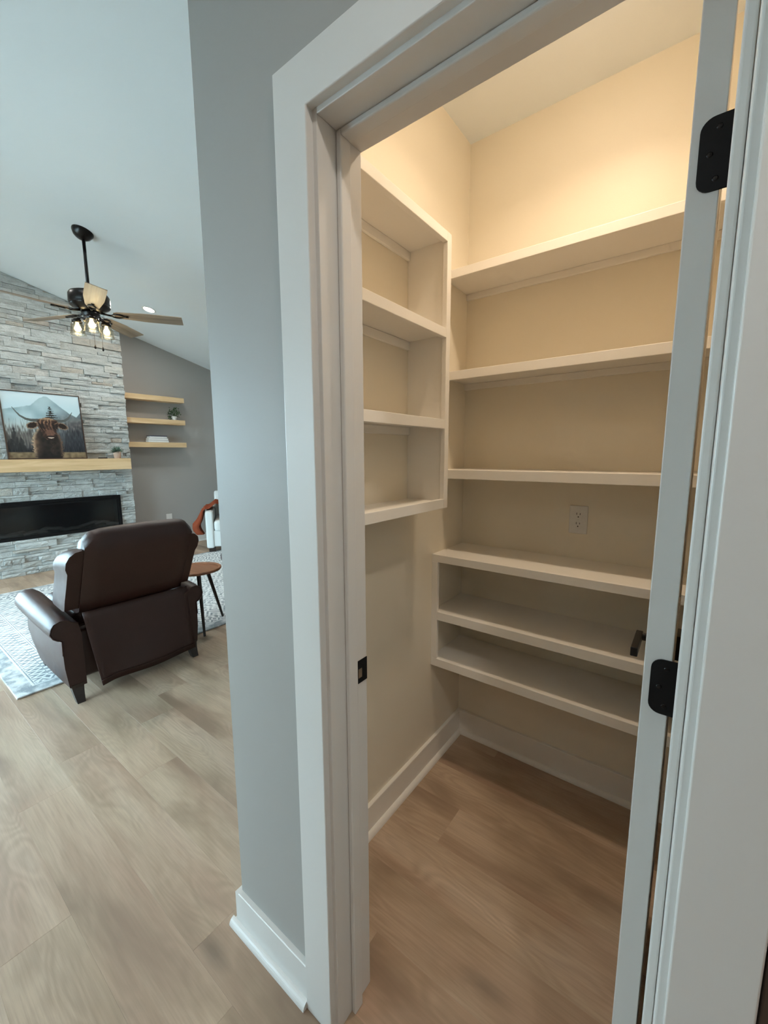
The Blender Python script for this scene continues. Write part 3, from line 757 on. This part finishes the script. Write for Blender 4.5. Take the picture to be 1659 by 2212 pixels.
# framed picture leaning on the mantel -----------------------------------
def cow_picture(n):
    """colours of the printed photograph: misty mountain, pine forest, long-horned shaggy cow"""
    u, v = np.meshgrid((np.arange(n) + .5) / n, (np.arange(n) + .5) / n)
    rng = np.random.RandomState(4)
    def nz(sx, sy):
        g_ = rng.rand(int(n / sy) + 3, int(n / sx) + 3)
        yy, xx = np.arange(n) / sy, np.arange(n) / sx
        i, j = yy.astype(int), xx.astype(int); fy_, fx_ = (yy - i)[:, None], (xx - j)[None, :]
        return (g_[i][:, j] * (1 - fy_) * (1 - fx_) + g_[i + 1][:, j] * fy_ * (1 - fx_) + g_[i][:, j + 1] * (1 - fy_) * fx_ + g_[i + 1][:, j + 1] * fy_ * fx_)
    n1, n2, n3, nf = nz(14, 14), nz(5, 5), nz(2, 9), nz(2, 2)
    img = np.zeros((n, n, 3))
    def lay(mask, col):
        m = np.clip(mask, 0, 1)[..., None]; c = np.array(col) if not isinstance(col, np.ndarray) else col
        img[:] = img * (1 - m) + c * m
    def sm(a, b, x): t = np.clip((x - a) / (b - a), 0, 1); return t * t * (3 - 2 * t)
    lay(np.ones((n, n)), (.74, .83, .86))
    lay(sm(.75, 1.0, v) * .5, (.86, .91, .93))
    ridge = np.interp(u[0], [0, .10, .20, .35, .45, .53, .58, .66, .75, .85, .935, .96, 1.0], [.72, .75, .77, .81, .91, .965, .95, .88, .79, .71, .66, .69, .74])[None, :]
    mt = sm(-.006, .006, ridge - v + (n2 - .5) * .012)
    lay(mt, np.stack([.54 + .14 * n1 - .18 * sm(.5, .95, u), .64 + .13 * n1 - .19 * sm(.5, .95, u), .67 + .12 * n1 - .18 * sm(.5, .95, u)], -1))
    lay(mt * sm(.45, .9, u) * sm(.82, .5, v), np.stack([.27 + .2 * n2, .27 + .18 * n2, .27 + .17 * n2], -1))
    lay(mt * sm(.68, .45, v) * sm(.62, .2, u) * .8, (.72, .76, .75))
    fog = sm(.58, .34, v + (n3 - .5) * .18)
    lay(fog * sm(.75, .3, u), np.stack([.27 + .20 * n3, .265 + .19 * n3, .255 + .18 * n3], -1))
    lay(fog * sm(.45, .85, u), np.stack([.13 + .10 * n3, .145 + .10 * n3, .165 + .10 * n3], -1))
    lay(sm(.30, .10, v + (n3 - .5) * .1), np.stack([.085 + .08 * n3, .095 + .08 * n3, .12 + .08 * n3], -1))
    for cx_, cy_, s_ in ((.10, .36, .14), (.045, .28, .12), (.17, .26, .12)):
        lay(sm(.0, .02, (cy_ + s_ - v) * .28 - np.abs(u - cx_) + (n2 - .5) * .03) * sm(cy_ - .25, cy_ - .1, v) * .75, (.14, .145, .15))
    lay(sm(.105, .085, v), np.stack([.36 + .18 * n2, .31 + .16 * n2, .24 + .12 * n2], -1))
    # pine behind the head
    hgt = (.815 - v) / .21
    lay((hgt > 0) * (v > .58) * sm(-.008, .012, hgt * .105 * (.55 + .45 * np.sin(v * 190)) - np.abs(u - .59) + (nf - .5) * .045), (.15, .15, .135))
    # body
    bw = np.interp(v[:, 0], [0, .12, .25, .36, .44, .50], [.165, .185, .19, .165, .11, .06])[:, None]
    bd = sm(-.016, .016, bw - np.abs(u - .50) + (nf - .5) * .05) * (v < .5)
    shade = sm(.30, .44, u)
    lay(bd, np.stack([.36 - .27 * shade + .20 * n2 * (1 - .6 * shade), .28 - .205 * shade + .16 * n2 * (1 - .6 * shade), .22 - .15 * shade + .13 * n2 * (1 - .6 * shade)], -1))
    rim = bd * sm(.045, .0, bw - np.abs(u - .50))
    lay(rim * .8 * (u < .5), (.74, .64, .53)); lay(rim * .6 * (u >= .5), (.58, .44, .34))
    lay(bd * sm(.14, .0, v) * .75, (.075, .07, .085))
    lay(bd * sm(.035, .012, np.abs(u - .56 - .02 * np.sin(v * 40))) * (v < .30) * (v > .05) * .3 * nf, (.42, .31, .24))
    # ears
    for cx_, s_ in ((.335, -1), (.725, 1)):
        e = ((u - cx_) / .075) ** 2 + ((v - .505 - s_ * (u - cx_) * -.25) / .052) ** 2
        lay(sm(1.25, .85, e + (nf - .5) * .5), (.50, .41, .33)); lay(sm(.75, .45, e + (nf - .5) * .4), (.12, .075, .06))
    # horns
    for pts, r0 in (([(.12, .765), (.16, .70), (.20, .645), (.265, .600), (.33, .583), (.41, .585)], .024), ([(.88, .735), (.855, .69), (.82, .638), (.77, .600), (.72, .587), (.65, .590)], .024)):
        P_ = np.array(pts); d_ = np.full((n, n), 9.0)
        for k in range(len(P_) - 1):
            for s_ in np.linspace(0, 1, 14):
                q = P_[k] * (1 - s_) + P_[k + 1] * s_; rr_ = r0 * (.16 + .84 * (k + s_) / (len(P_) - 1))
                dd = np.hypot(u - q[0], v - q[1]) / rr_; d_ = np.minimum(d_, dd)
        lay(sm(1.1, .85, d_), (.27, .29, .28)); lay(sm(.8, .2, d_) * sm(.52, .72, v + .02) * .5, (.50, .52, .49))
    # head
    hw = np.interp(v[:, 0], [.29, .33, .40, .48, .56, .60, .625], [.05, .085, .095, .125, .14, .115, .04])[:, None]
    hd = sm(-.010, .012, hw - np.abs(u - .535) + (nf - .5) * .03) * (v > .285) * (v < .627)
    strand = .5 + .5 * np.sin((u - .535) * (90 + 60 * v) + np.sin(v * 17 + u * 9) * 2.6 + n1 * 9 + n2 * 4)
    lay(hd, np.stack([.17 + .36 * strand * n2, .115 + .265 * strand * n2, .095 + .20 * strand * n2], -1))
    lay(hd * sm(.575, .62, v) * .75, (.70, .59, .46))
    lay(hd * sm(.50, .58, v) * (strand > .72) * .55, (.62, .48, .35))
    for cx_ in (.455, .625): lay(sm(1.2, .6, ((u - cx_) / .045) ** 2 + ((v - .50) / .05) ** 2 + (nf - .5) * .8 + (strand - .5) * .9) * .8, (.10, .075, .07))
    lay(sm(1.1, .7, ((u - .55) / .062) ** 2 + ((v - .395) / .055) ** 2) * .8, (.42, .30, .25))
    lay(sm(1.1, .85, ((u - .552) / .070) ** 2 + ((v - .325) / .030) ** 2), (.12, .085, .08))
    lay(sm(1.1, .6, ((u - .552) / .046) ** 2 + ((v - .318 - 5 * (u - .552) ** 2) / .011) ** 2), (.72, .64, .57))
    lay(sm(1.1, .7, ((u - .552) / .055) ** 2 + ((v - .283) / .016) ** 2) * .8, (.10, .08, .08))
    return np.clip(img, 0, 1)
AN = 170
img = cow_picture(AN)
pic = thing('framed_picture', 'framed print of a long-horned shaggy cow before a mountain, leaning on the mantel', 'picture', (XST + .12, 1.565, 1.389))
aw, ah = .765, .785
lean = Matrix.Translation((XST + .122, 1.5655, 1.389)) @ Matrix.Rotation(-math.atan2(.082, .78), 4, 'Y')
def leaned(bm): bmesh.ops.transform(bm, matrix=lean, verts=bm.verts); return bm
bm = bmesh.new()
cl = bm.loops.layers.float_color.new('Col')
V = [[bm.verts.new((.004, (i / AN - .5) * (aw - .018), .009 + j / AN * (ah - .018))) for i in range(AN + 1)] for j in range(AN + 1)]
lin = np.where(img <= .04045, img / 12.92, ((img + .055) / 1.055) ** 2.4)
for j in range(AN):
    for i in range(AN):
        f_ = bm.faces.new((V[j][i], V[j][i + 1], V[j + 1][i + 1], V[j + 1][i]))
        c = (*lin[j, i], 1)
        for l in f_.loops: l[cl] = c
g = G('printed_canvas'); at = g.n('ShaderNodeVertexColor'); at.layer_name = 'Col'; g.set(at.outputs[0], .55, spec=.3)
obj('canvas_print', leaned(bm), g.m, pic)
obj('backing_board', leaned(bm_box(-.018, .002, -aw / 2 + .008, aw / 2 - .008, .008, ah - .008)), M['hole'], pic)
fbm = leaned(bm_wall('x', -.020, .012, -aw / 2, aw / 2, 0, ah, [(-aw / 2 + .010, aw / 2 - .010, .010, ah - .010)]))
obj('frame', fbm, plain('dark_walnut_frame', (.05, .026, .016), .45), pic, label='thin walnut picture frame')

# remote control and little plant on the mantel
obj('remote_control', bm_box(XST + .06, XST + .10, 2.085, 2.185, 1.388, 1.403, .004), M['hole'], label='small black remote lying on the mantel beside the plant', cat='remote')
def plant(name, lab, x, y, z, r, h, potmat, leafmat, kind, group=None):
    t = thing(name, lab, 'plant', (x, y, z))
    obj('pot', bm_lathe([(0, 0), (r * .80, 0), (r * .88, .004), (r, h * .6), (r * .98, h), (r * .88, h), (r * .86, h * .82), (0, h * .82)], 24, (x, y, z)), M[potmat], t, smooth=True)
    obj('soil', bm_lathe([(0, h * .86), (r * .87, h * .84), (r * .86, h * .80)], 20, (x, y, z)), M['soil'], t)
    bm = bmesh.new(); rr = random.Random(len(lab) + 3)
    n = 64 if kind == 'sage' else 150
    for i in range(n):
        a = rr.uniform(0, 2 * PI)
        if kind == 'sage':
            tilt = rr.uniform(.15, 1.35); L = rr.uniform(.07, .12); wd = .015; base = Vector((x + rr.uniform(-.3, .3) * r, y + rr.uniform(-.3, .3) * r, z + h * .8))
        else:
            d = Vector((rr.gauss(0, 1), rr.gauss(0, 1), rr.gauss(0, .8))).normalized() * rr.uniform(.03, .085)
            base = Vector((x, y, z + h + .045)) + d * Vector((1, 1.1, .75)).length / 1.45
            if rr.random() < .07: base = Vector((x + .02, y - r * 1.5 - rr.uniform(0, .03), z + h * rr.uniform(.1, .8)))
            tilt = rr.uniform(.3, 1.9); L = rr.uniform(.022, .038); wd = .011
        dr = Vector((math.sin(tilt) * math.cos(a), math.sin(tilt) * math.sin(a), math.cos(tilt)))
        sd = dr.cross(Vector((0, 0, 1))).normalized() * wd; up = sd.cross(dr).normalized() * wd * .35
        p0 = base; p1 = base + dr * L * .45; p2 = base + dr * L + Vector((0, 0, -L * .12))
        vs_ = [bm.verts.new(p) for p in (p0, p1 + sd - up, p2, p1 - sd - up, p1 + up)]
        for tr_ in ((0, 1, 4), (1, 2, 4), (2, 3, 4), (3, 0, 4)): bm.faces.new([vs_[k] for k in tr_])
    obj('foliage', bm, M[leafmat], t)
    st = bmesh.new()
    for i in range(7):
        a = i * 2.4; st = bm_tube([(x, y, z + h * .8), (x + math.cos(a) * r * .5, y + math.sin(a) * r * .5, z + h + .05)], .0018, 5, st)
    o = obj('stems', st, M[leafmat], t); o['kind'] = 'stuff'
plant('potted_plant', 'sage green plant in a blush clay pot at the end of the mantel', XST + .135, 2.290, 1.388, .044, .090, 'pot_clay', 'leaf2', 'sage')

# ================================================================== FLOATING SHELVES, BOOKS, PLANT
SXF = -6.40
for (zt, y1), lab in zip(((2.291, 3.352), (1.956, 3.349), (1.616, 3.345)), ('empty light oak floating shelf, the highest beside the stone', 'light oak floating shelf holding the small plant in a white pot', 'light oak floating shelf holding the stack of books')):
    obj('floating_shelf', bm_box(XGW + .001, SXF, 2.515, y1, zt - .072, zt, .003), M['oak'], label=lab, cat='shelf', group='floating shelves beside the fireplace')
plant('potted_plant', 'small bushy green plant in a white pot on a floating shelf', -6.49, 3.225, 1.956, .038, .062, 'pot_white', 'leaf', 'bush')
zz = 1.616
for (h, d0, d1, y0, y1, cov, lab) in ((.032, -6.53, -6.415, 2.795, 3.085, 'book_w', 'white book at the bottom of the stack'), (.030, -6.53, -6.417, 2.80, 3.080, 'book_w', 'white book in the middle of the stack'), (.036, -6.53, -6.42, 2.815, 3.065, 'book_d', 'dark-covered book on top of the stack')):
    t = thing('book', lab + ' on the floating shelf', 'book', ((d0 + d1) / 2, (y0 + y1) / 2, zz), group='books on the floating shelf')
    obj('cover', bm_box(d0, d1, y0, y1, zz, zz + .0035, .001), M['book_w'], t)
    obj('cover', bm_box(d0, d1, y0, y1, zz + h - (.012 if cov == 'book_d' else .0045), zz + h, .001), M[cov], t)
    obj('pages', bm_box(d0 + .004, d1 - .003, y0 + .003, y1 - .004, zz + .0035, zz + h - (.012 if cov == 'book_d' else .0045)), M['paper'], t)
    zz += h
# blank wall plate beneath the shelves
t = thing('wall_plate', 'small white cover plate low on the grey accent wall', 'outlet', (XGW, 3.076, .40))
obj('cover_plate', bm_box(XGW, XGW + .006, 3.032, 3.120, .398, .513, .002), M['white_plastic'], t)
obj('insert', bm_box(XGW + .005, XGW + .008, 3.059, 3.093, .422, .489, .001), M['white_plastic'], t)

# ================================================================== CEILING FAN
FX, FY = -4.54, 1.565
fz = 2.722                               # blade level
fan = thing('ceiling_fan', 'dark bronze ceiling fan with five weathered oak blades and glass jar lights', 'ceiling fan', (FX, FY, fz))
tilt_c = Vector((0, 0, 1)).rotation_difference(Vector((0, .25, 1)).normalized()).to_matrix().to_4x4()
obj('canopy', bm_lathe([(.083, .002), (.083, -.012), (.080, -.020), (.066, -.045), (.045, -.062), (.024, -.070), (0, -.071)], 32, (FX, FY, vault(FY)), tilt_c), M['bronze'], fan, smooth=True)
obj('downrod', bm_tube([(FX, FY, vault(FY) - .055), (FX, FY, 2.88)], .0135, 14), M['bronze'], fan, smooth=True)
obj('motor_housing', bm_lathe([(0, .215), (.022, .215), (.030, .19), (.038, .178), (.120, .172), (.150, .160), (.160, .140), (.162, .078), (.158, .070), (.158, .064), (.160, .058), (.150, .046), (.105, .022), (.085, .008), (0, .006)], 40, (FX, FY, fz)), M['bronze'], fan, smooth=True)
obj('light_fitter', bm_lathe([(0, .010), (.070, .008), (.074, -.012), (.060, -.030), (.058, -.052), (.066, -.062), (.060, -.080), (.032, -.096), (.014, -.100), (0, -.101)], 28, (FX, FY, fz)), M['bronze'], fan, smooth=True)
blade_me = None; arm_me = None
for k in range(5):
    a = math.radians(-15 + 72 * k)
    if blade_me is None:
        n = 14; rings = []
        for i in range(n + 1):
            s = i / n; x = .185 + s * .575
            hw = (.048 + .026 * min(1, s * 2.2)) * (1 - .10 * max(0, s - .9) * 10 * .35)
            if i == 0: hw *= .72
            rings.append([(x, -hw, -.003), (x, hw, -.003), (x, hw, .003), (x, -hw, .003)])
        bm = bm_loft(rings); bmesh.ops.rotate(bm, verts=bm.verts, cent=(0, 0, 0), matrix=Matrix.Rotation(math.radians(-12), 3, 'X'))
        bo = obj('blade', bm, M['blade'], fan, local=True, origin=(0, 0, 0)); blade_me = bo.data
        # arm: flat bracket with an oval loop
        ab = bmesh.new(); ring_o, ring_i = [], []
        bm_tube([(.085, 0, .006), (.13, 0, -.006), (.17, 0, -.010)], [.012, .009, .009], 8, ab)
        pts = [(.215 + .048 * math.cos(2 * PI * i / 20), .030 * math.sin(2 * PI * i / 20), -.010) for i in range(21)]
        bm_tube(pts, .0065, 6, ab, cap=False)
        bm_tube([(.263, 0, -.010), (.30, 0, -.007)], [.009, .012], 8, ab)
        bmesh.ops.rotate(ab, verts=ab.verts, cent=(0, 0, 0), matrix=Matrix.Rotation(math.radians(-12), 3, 'X'))
        ao = obj('blade_arm', ab, M['bronze'], bo, local=True, origin=(0, 0, 0), smooth=True); arm_me = ao.data
    else:
        bo = bpy.data.objects.new('blade', blade_me); COL.objects.link(bo); bo.parent = fan
        ao = bpy.data.objects.new('blade_arm', arm_me); COL.objects.link(ao); ao.parent = bo
    bo.location = (0, 0, 0); bo.rotation_euler = (0, 0, a)
for k in range(3):
    a = math.radians(-19 + 120 * k); dx, dy = math.cos(a), math.sin(a)
    cx_, cy_ = FX + dx * .128, FY + dy * .128
    arm = obj('lamp_arm', bm_tube([(FX + dx * .045, FY + dy * .045, fz - .055), (FX + dx * .09, FY + dy * .09, fz - .040), (FX + dx * .120, FY + dy * .120, fz - .052), (cx_, cy_, fz - .07)], .010, 8), M['bronze'], fan, smooth=True)
    zt = fz - .066
    obj('socket_cap', bm_lathe([(0, .012), (.034, .010), (.041, -.002), (.041, -.020), (.036, -.022), (0, -.022)], 20, (cx_, cy_, zt)), M['bronze'], arm, smooth=True)
    jar = obj('glass_shade', bm_lathe([(.036, -.018), (.047, -.030), (.053, -.045), (.056, -.080), (.059, -.112), (.066, -.126), (.062, -.126), (.055, -.111), (.052, -.080), (.049, -.046), (.043, -.031), (.033, -.018)], 24, (cx_, cy_, zt)), M['jar'], arm, smooth=True)
    obj('bulb', bm_lathe([(0, -.098), (.014, -.095), (.024, -.082), (.026, -.068), (.020, -.052), (.012, -.040), (.012, -.022), (0, -.022)], 16, (cx_, cy_, zt)), M['bulb'], arm, smooth=True)
    ld = bpy.data.lights.new('bulb_lamp', 'POINT'); ld.energy = BULB_W; ld.color = (1, .82, .55); ld.shadow_soft_size = .03
    lo = bpy.data.objects.new('bulb_lamp', ld); COL.objects.link(lo); lo.parent = fan; lo.location = (cx_ - FX, cy_ - FY, zt - fz - .112)
for dy, L in ((.0, .205), (.062, .215)):
    ch = obj('pull_chain', bm_tube([(FX + .03, FY + dy, fz - .09), (FX + .03, FY + dy, fz - .09 - L)], .0016, 6), M['steel'], fan)
    obj('pull_knob', bm_lathe([(0, .012), (.005, .010), (.0085, -.006), (.0085, -.018), (.004, -.024), (0, -.025)], 12, (FX + .03, FY + dy, fz - .09 - L)), M['bronze'], ch, smooth=True)

# ================================================================== RUG
RX0, RX1, RY0, RY1 = -5.66, -3.10, .486, 3.66
rug = obj('area_rug', bm_box(RX0, RX1, RY0, RY1, 0.0, .011, .004), rug_mat((RX1 - RX0) / 2, (RY1 - RY0) / 2), label='pale patterned area rug with grey-blue border in front of the fireplace', cat='rug', origin=((RX0 + RX1) / 2, (RY0 + RY1) / 2, 0))

# ================================================================== RECLINER
def rounded(poly_fn, n): return [poly_fn(i / n) for i in range(n)]
def make_recliner(lab, loc, rotz=0):
    t = thing('recliner', lab, 'armchair', loc, rotz, group='leather recliners facing the fireplace')
    L = dict(local=True)
    # local frame: chair faces -x, rear at x=+.35, width along y
    base = obj('seat_base', bm_box(-.36, .30, -.32, .32, .10, .40, .03, 3), M['leather'], t, **L, smooth=True)
    obj('seat_cushion', bm_box(-.42, .18, -.285, .285, .36, .49, .05, 4), M['leather'], t, **L, smooth=True)
    obj('footrest_panel', bm_box(-.45, -.40, -.28, .28, .13, .40, .02, 3), M['leather'], t, **L, smooth=True)
    for s in (-1, 1):
        # arm: panel with a rolled top swept from rear to front
        rings = []
        for i in range(17):
            q = i / 16; x = .352 - q * .71
            lift = .045 * q; grow = 1 + .16 * math.sin(min(1, q * 1.15) * PI * .5)
            zb = .088 + .03 * q + .30 * max(0, (q - .72) / .28) ** 2.0
            bul = .022 * math.sin(q * PI * .9)
            ro = .062 * grow
            cy_, cz_ = .388, .448 + lift
            rcap = 1.0 if 0 < i < 16 else .93
            prof = [(.300, zb), (.300, .40), (.312, .47 + lift)]
            prof += [(cy_ + ro * rcap * math.cos(a), cz_ + ro * rcap * math.sin(a)) for a in [PI * .80, PI * .62, PI * .45, PI * .28, PI * .12, -PI * .04, -PI * .20, -PI * .34]]
            prof += [(.395 + bul * .4, .385 + lift * .6), (.398 + bul, .30), (.397 + bul, .22 + (zb - .088) * .5), (.385 + bul * .5, zb + .01), (.375, zb)]
            if i == 16: prof = [(.35 + (p[0] - .35) * .80, .38 + (p[1] - .38) * .86) for p in prof]
            if i == 0: prof = [(p[0] * 1.0, p[1]) for p in prof]
            rings.append([(x, s * y, z_) for y, z_ in prof])
        arm = obj('arm', bm_loft(rings), M['leather'], t, **L)
        for p in arm.data.polygons: p.use_smooth = True
        arm.data.set_sharp_from_angle(angle=math.radians(50))
        # piping round the rear face
        pr = [(x + .002, y, z_) for x, y, z_ in rings[0]]
        obj('piping', bm_tube(pr[2:13], .0042, 6), M['leather'], arm, **L, smooth=True)
        # wing beside the back, flared at the top
        wr = []
        for i in range(9):
            q = i / 8; xoff = .308 - q * .25
            prof = [(.262, .540), (.262, .70), (.262, .86), (.272, .905), (.300, .925), (.335, .918), (.362, .895), (.376, .860), (.376, .820), (.364, .785), (.364, .70), (.366, .60), (.364, .540)]
            k = 1 - .10 * q
            ring = []
            for y, z_ in prof:
                zz_ = .54 + (z_ - .54) * (1 - .12 * q * q)
                ring.append((xoff + .53 * (zz_ - .52), s * (.262 + (y - .262) * k), zz_))
            if i in (0, 8): ring = [(p[0], s * .312 + (p[1] - s * .312) * .95, .73 + (p[2] - .73) * .975) for p in ring]
            wr.append(ring)
        wing = obj('wing', bm_loft(wr), M['leather'], t, **L)
        for p in wing.data.polygons: p.use_smooth = True
        wing.data.set_sharp_from_angle(angle=math.radians(45))
    # back: leaning slab rolled over at the top
    def back_ring(q):
        y = -.292 + .602 * q
        e = min(q, 1 - q); edge = max(0, 1 - e / .13); top = 1.032 - .010 * (2 * q - 1) ** 2 - .050 * edge ** 2.5
        th = .022 * edge ** 2.5
        pts = [(.338 - th, .520), (.391 - th, .62), (.455 - th, .74), (.518 - th, .86), (.545 - th, .92), (.552 - th, top - .040), (.530 - th, top - .008), (.485, top), (.440, top - .012), (.405, top - .05), (.380, top - .11), (.27, .72), (.17, .56), (.17, .50), (.26, .50)]
        return [(x, y, z_) for x, z_ in pts]
    bk = obj('backrest', bm_loft([back_ring(i / 14) for i in range(15)]), M['leather'], t, **L)
    for p in bk.data.polygons: p.use_smooth = True
    bk.data.set_sharp_from_angle(angle=math.radians(60))
    # loose rear flap hanging from the seam
    n, m_ = 16, 10; bm = bmesh.new(); rows_ = []
    for side in (0, 1):
        R = []
        for j in range(m_ + 1):
            v = j / m_; row = []
            for i in range(n + 1):
                q = i / n
                y0, y1 = -.287 + .040 * v, .334 + .010 * v
                y = y0 + (y1 - y0) * q
                z_ = .522 - v * (.445 + .012 * math.sin(q * PI))
                x = .352 + .055 * v ** 1.5 + .007 * math.sin(q * 9 + v * 3) * v + .030 * v * max(0, 1 - q * 7) - side * .006
                row.append(bm.verts.new((x, y, z_)))
            R.append(row)
        rows_.append(R)
    for R in rows_:
        for j in range(m_):
            for i in range(n): bm.faces.new((R[j][i], R[j][i + 1], R[j + 1][i + 1], R[j + 1][i]))
    A, B = rows_
    for i in range(n):
        bm.faces.new((A[0][i], B[0][i], B[0][i + 1], A[0][i + 1])); bm.faces.new((A[m_][i], A[m_][i + 1], B[m_][i + 1], B[m_][i]))
    for j in range(m_):
        bm.faces.new((A[j][0], A[j + 1][0], B[j + 1][0], B[j][0])); bm.faces.new((A[j][n], B[j][n], B[j + 1][n], A[j + 1][n]))
    fl = obj('rear_flap', bm, M['leather'], t, **L, smooth=True)
    hem = [(.352 + .055 * .93 + .007 * math.sin(i / n * 9 + 2.8) + .030 * max(0, 1 - i / n * 7) + .002, -.250 + .592 * i / n, .522 - .93 * (.445 + .012 * math.sin(i / n * PI))) for i in range(n + 1)]
    obj('hem', bm_tube(hem, .003, 6), M['leather'], fl, **L, smooth=True)
    # feet
    for s in (-1, 1):
        rings = []
        for k in range(6):
            q = k / 5; z_ = .105 * (1 - q); c_ = .325 + .045 * q ** 1.6; hw = .030 - .011 * q
            rings.append([(c_ - hw, s * .345 - hw * s, z_), (c_ + hw, s * .345 - hw * s, z_), (c_ + hw, s * .345 + hw * s * 1.1, z_), (c_ - hw, s * .345 + hw * s * 1.1, z_)])
        obj('leg', bm_loft(rings), M['darkwood'], t, **L)
        obj('leg', bm_prism([(-.345, .105), (-.285, .105), (-.295, .0115), (-.335, .0115)], 'y', s * .325 - .025, s * .325 + .025), M['darkwood'], t, **L)
    return t
make_recliner('dark brown leather recliner standing free, its back to the kitchen', (-3.15, 1.055, 0))
make_recliner('second dark brown leather recliner, all but its arm hidden by the grey wall corner', (-3.15, 2.515, 0))

# ================================================================== SIDE TABLE
tb = thing('side_table', 'small round walnut side table on three splayed dark legs', 'side table', (-3.23, 1.70, 0))
obj('table_top', bm_lathe([(0, .482), (.165, .482), (.182, .488), (.190, .498), (.190, .506), (.184, .511), (.172, .508), (.166, .503), (0, .503)], 40, (-3.23, 1.70, 0)), M['walnut'], tb, smooth=False)
for k in range(3):
    a = math.radians(98 + 120 * k); c, s = math.cos(a), math.sin(a)
    zf = .0115 if (-3.23 + c * .225) < RX1 else 0.0
    obj('leg', bm_tube([(-3.23 + c * .225, 1.70 + s * .225, zf), (-3.23 + c * .09, 1.70 + s * .09, .484)], [.0095, .0165], 12), M['darkwood'], tb)

# ================================================================== WHITE ARMCHAIR AND THROW
ar = math.radians(-33)
ux = Vector((math.cos(ar), math.sin(ar), 0)); uy = Vector((-math.sin(ar), math.cos(ar), 0))     # ux: the way it faces
A0 = Vector((-5.615, 3.13, 0))                     # front corner of the near arm
ac = A0 - ux * .42 + uy * .43
ch = thing('upholstered_armchair', 'off-white upholstered armchair beside the accent wall, half hidden by the corner', 'armchair', (ac.x, ac.y, 0), ar)
Lk = dict(local=True)
obj('base', bm_box(-.40, .40, -.41, .41, .085, .33, .02, 3), M['sofa'], ch, **Lk)
for s in (-1, 1):
    y0, y1 = sorted((s * .43, s * .325))
    obj('arm', bm_box(-.41, .42, y0, y1, .07, .615, .028, 4), M['sofa'], ch, **Lk)
obj('seat_cushion', bm_box(-.25, .43, -.318, .318, .315, .475, .045, 4), M['sofa'], ch, **Lk)
obj('backrest', bm_prism([(-.42, .10), (-.22, .30), (-.27, .80), (-.33, .86), (-.44, .84), (-.46, .60)], 'y', -.325, .325, .03, 3), M['sofa'], ch, **Lk)
for sx in (-.34, .33):
    for sy in (-.36, .36):
        zf = .0115 if sx > 0 else 0.0
        obj('leg', bm_prism([(sx - .04, .088), (sx + .05, .088), (sx + .045, zf), (sx - .03, zf)], 'y', sy - .045, sy + .045), M['darkwood'], ch, **Lk)
# rust throw draped over the near arm
bm = bmesh.new(); n, m_ = 26, 14; rows_ = []
path = [(-.10, .60), (-.20, .675), (-.285, .715), (-.34, .665), (-.385, .632), (-.43, .632), (-.462, .60), (-.475, .52), (-.505, .42), (-.545, .34), (-.535, .28), (-.49, .20)]
for side in (0, 1):
    R = []
    for i in range(n + 1):
        q = i / n * (len(path) - 1); k = min(int(q), len(path) - 2); fq = q - k
        y = path[k][0] * (1 - fq) + path[k + 1][0] * fq; z_ = path[k][1] * (1 - fq) + path[k + 1][1] * fq
        row = []
        for j in range(m_ + 1):
            v = j / m_; hang = max(0, (i / n - .5) * 2)
            x = -.22 + .50 * v * (1 - .35 * hang) + .10 * hang
            wob = .016 * math.sin(v * 17 + i * .25) * (.35 + hang)
            if side == 0: yy = y - wob - (.012 + .085 * min(1, hang * 1.6) * (1 - .35 * v)); zz_ = z_ + .014 + .012 * math.sin(v * 11 + 1) + .04 * hang * v
            else: yy = min(y, y) + .010 * hang; zz_ = z_ + .004 + .04 * hang * v
            row.append(bm.verts.new((x, yy, zz_)))
        R.append(row)
    rows_.append(R)
for R in rows_:
    for i in range(n):
        for j in range(m_): bm.faces.new((R[i][j], R[i][j + 1], R[i + 1][j + 1], R[i + 1][j]))
A, B = rows_
for i in range(n):
    bm.faces.new((A[i][0], A[i + 1][0], B[i + 1][0], B[i][0])); bm.faces.new((A[i][m_], B[i][m_], B[i + 1][m_], A[i + 1][m_]))
for j in range(m_):
    bm.faces.new((A[0][j], B[0][j], B[0][j + 1], A[0][j + 1])); bm.faces.new((A[n][j], A[n][j + 1], B[n][j + 1], B[n][j]))
mw = Matrix.Translation((ac.x, ac.y, 0)) @ Matrix.Rotation(ar, 4, 'Z')
bmesh.ops.transform(bm, matrix=mw, verts=bm.verts)
obj('throw_blanket', bm, M['rust'], label='rust red throw draped over the white armchair arm', cat='blanket', smooth=True)

# ================================================================== MADE-UP PANEL TO DARKEN THE WALL BESIDE THE RIGHT CASING
obj('dark_fill_panel', bm_box(CXR + CW * .96 + .003, .86, WY0 - .012, WY0 - .0005, 0.0, 2.12, .002), M['panel'], label='thin dark brown panel made up for the dark sliver at the far right edge', cat='panel')
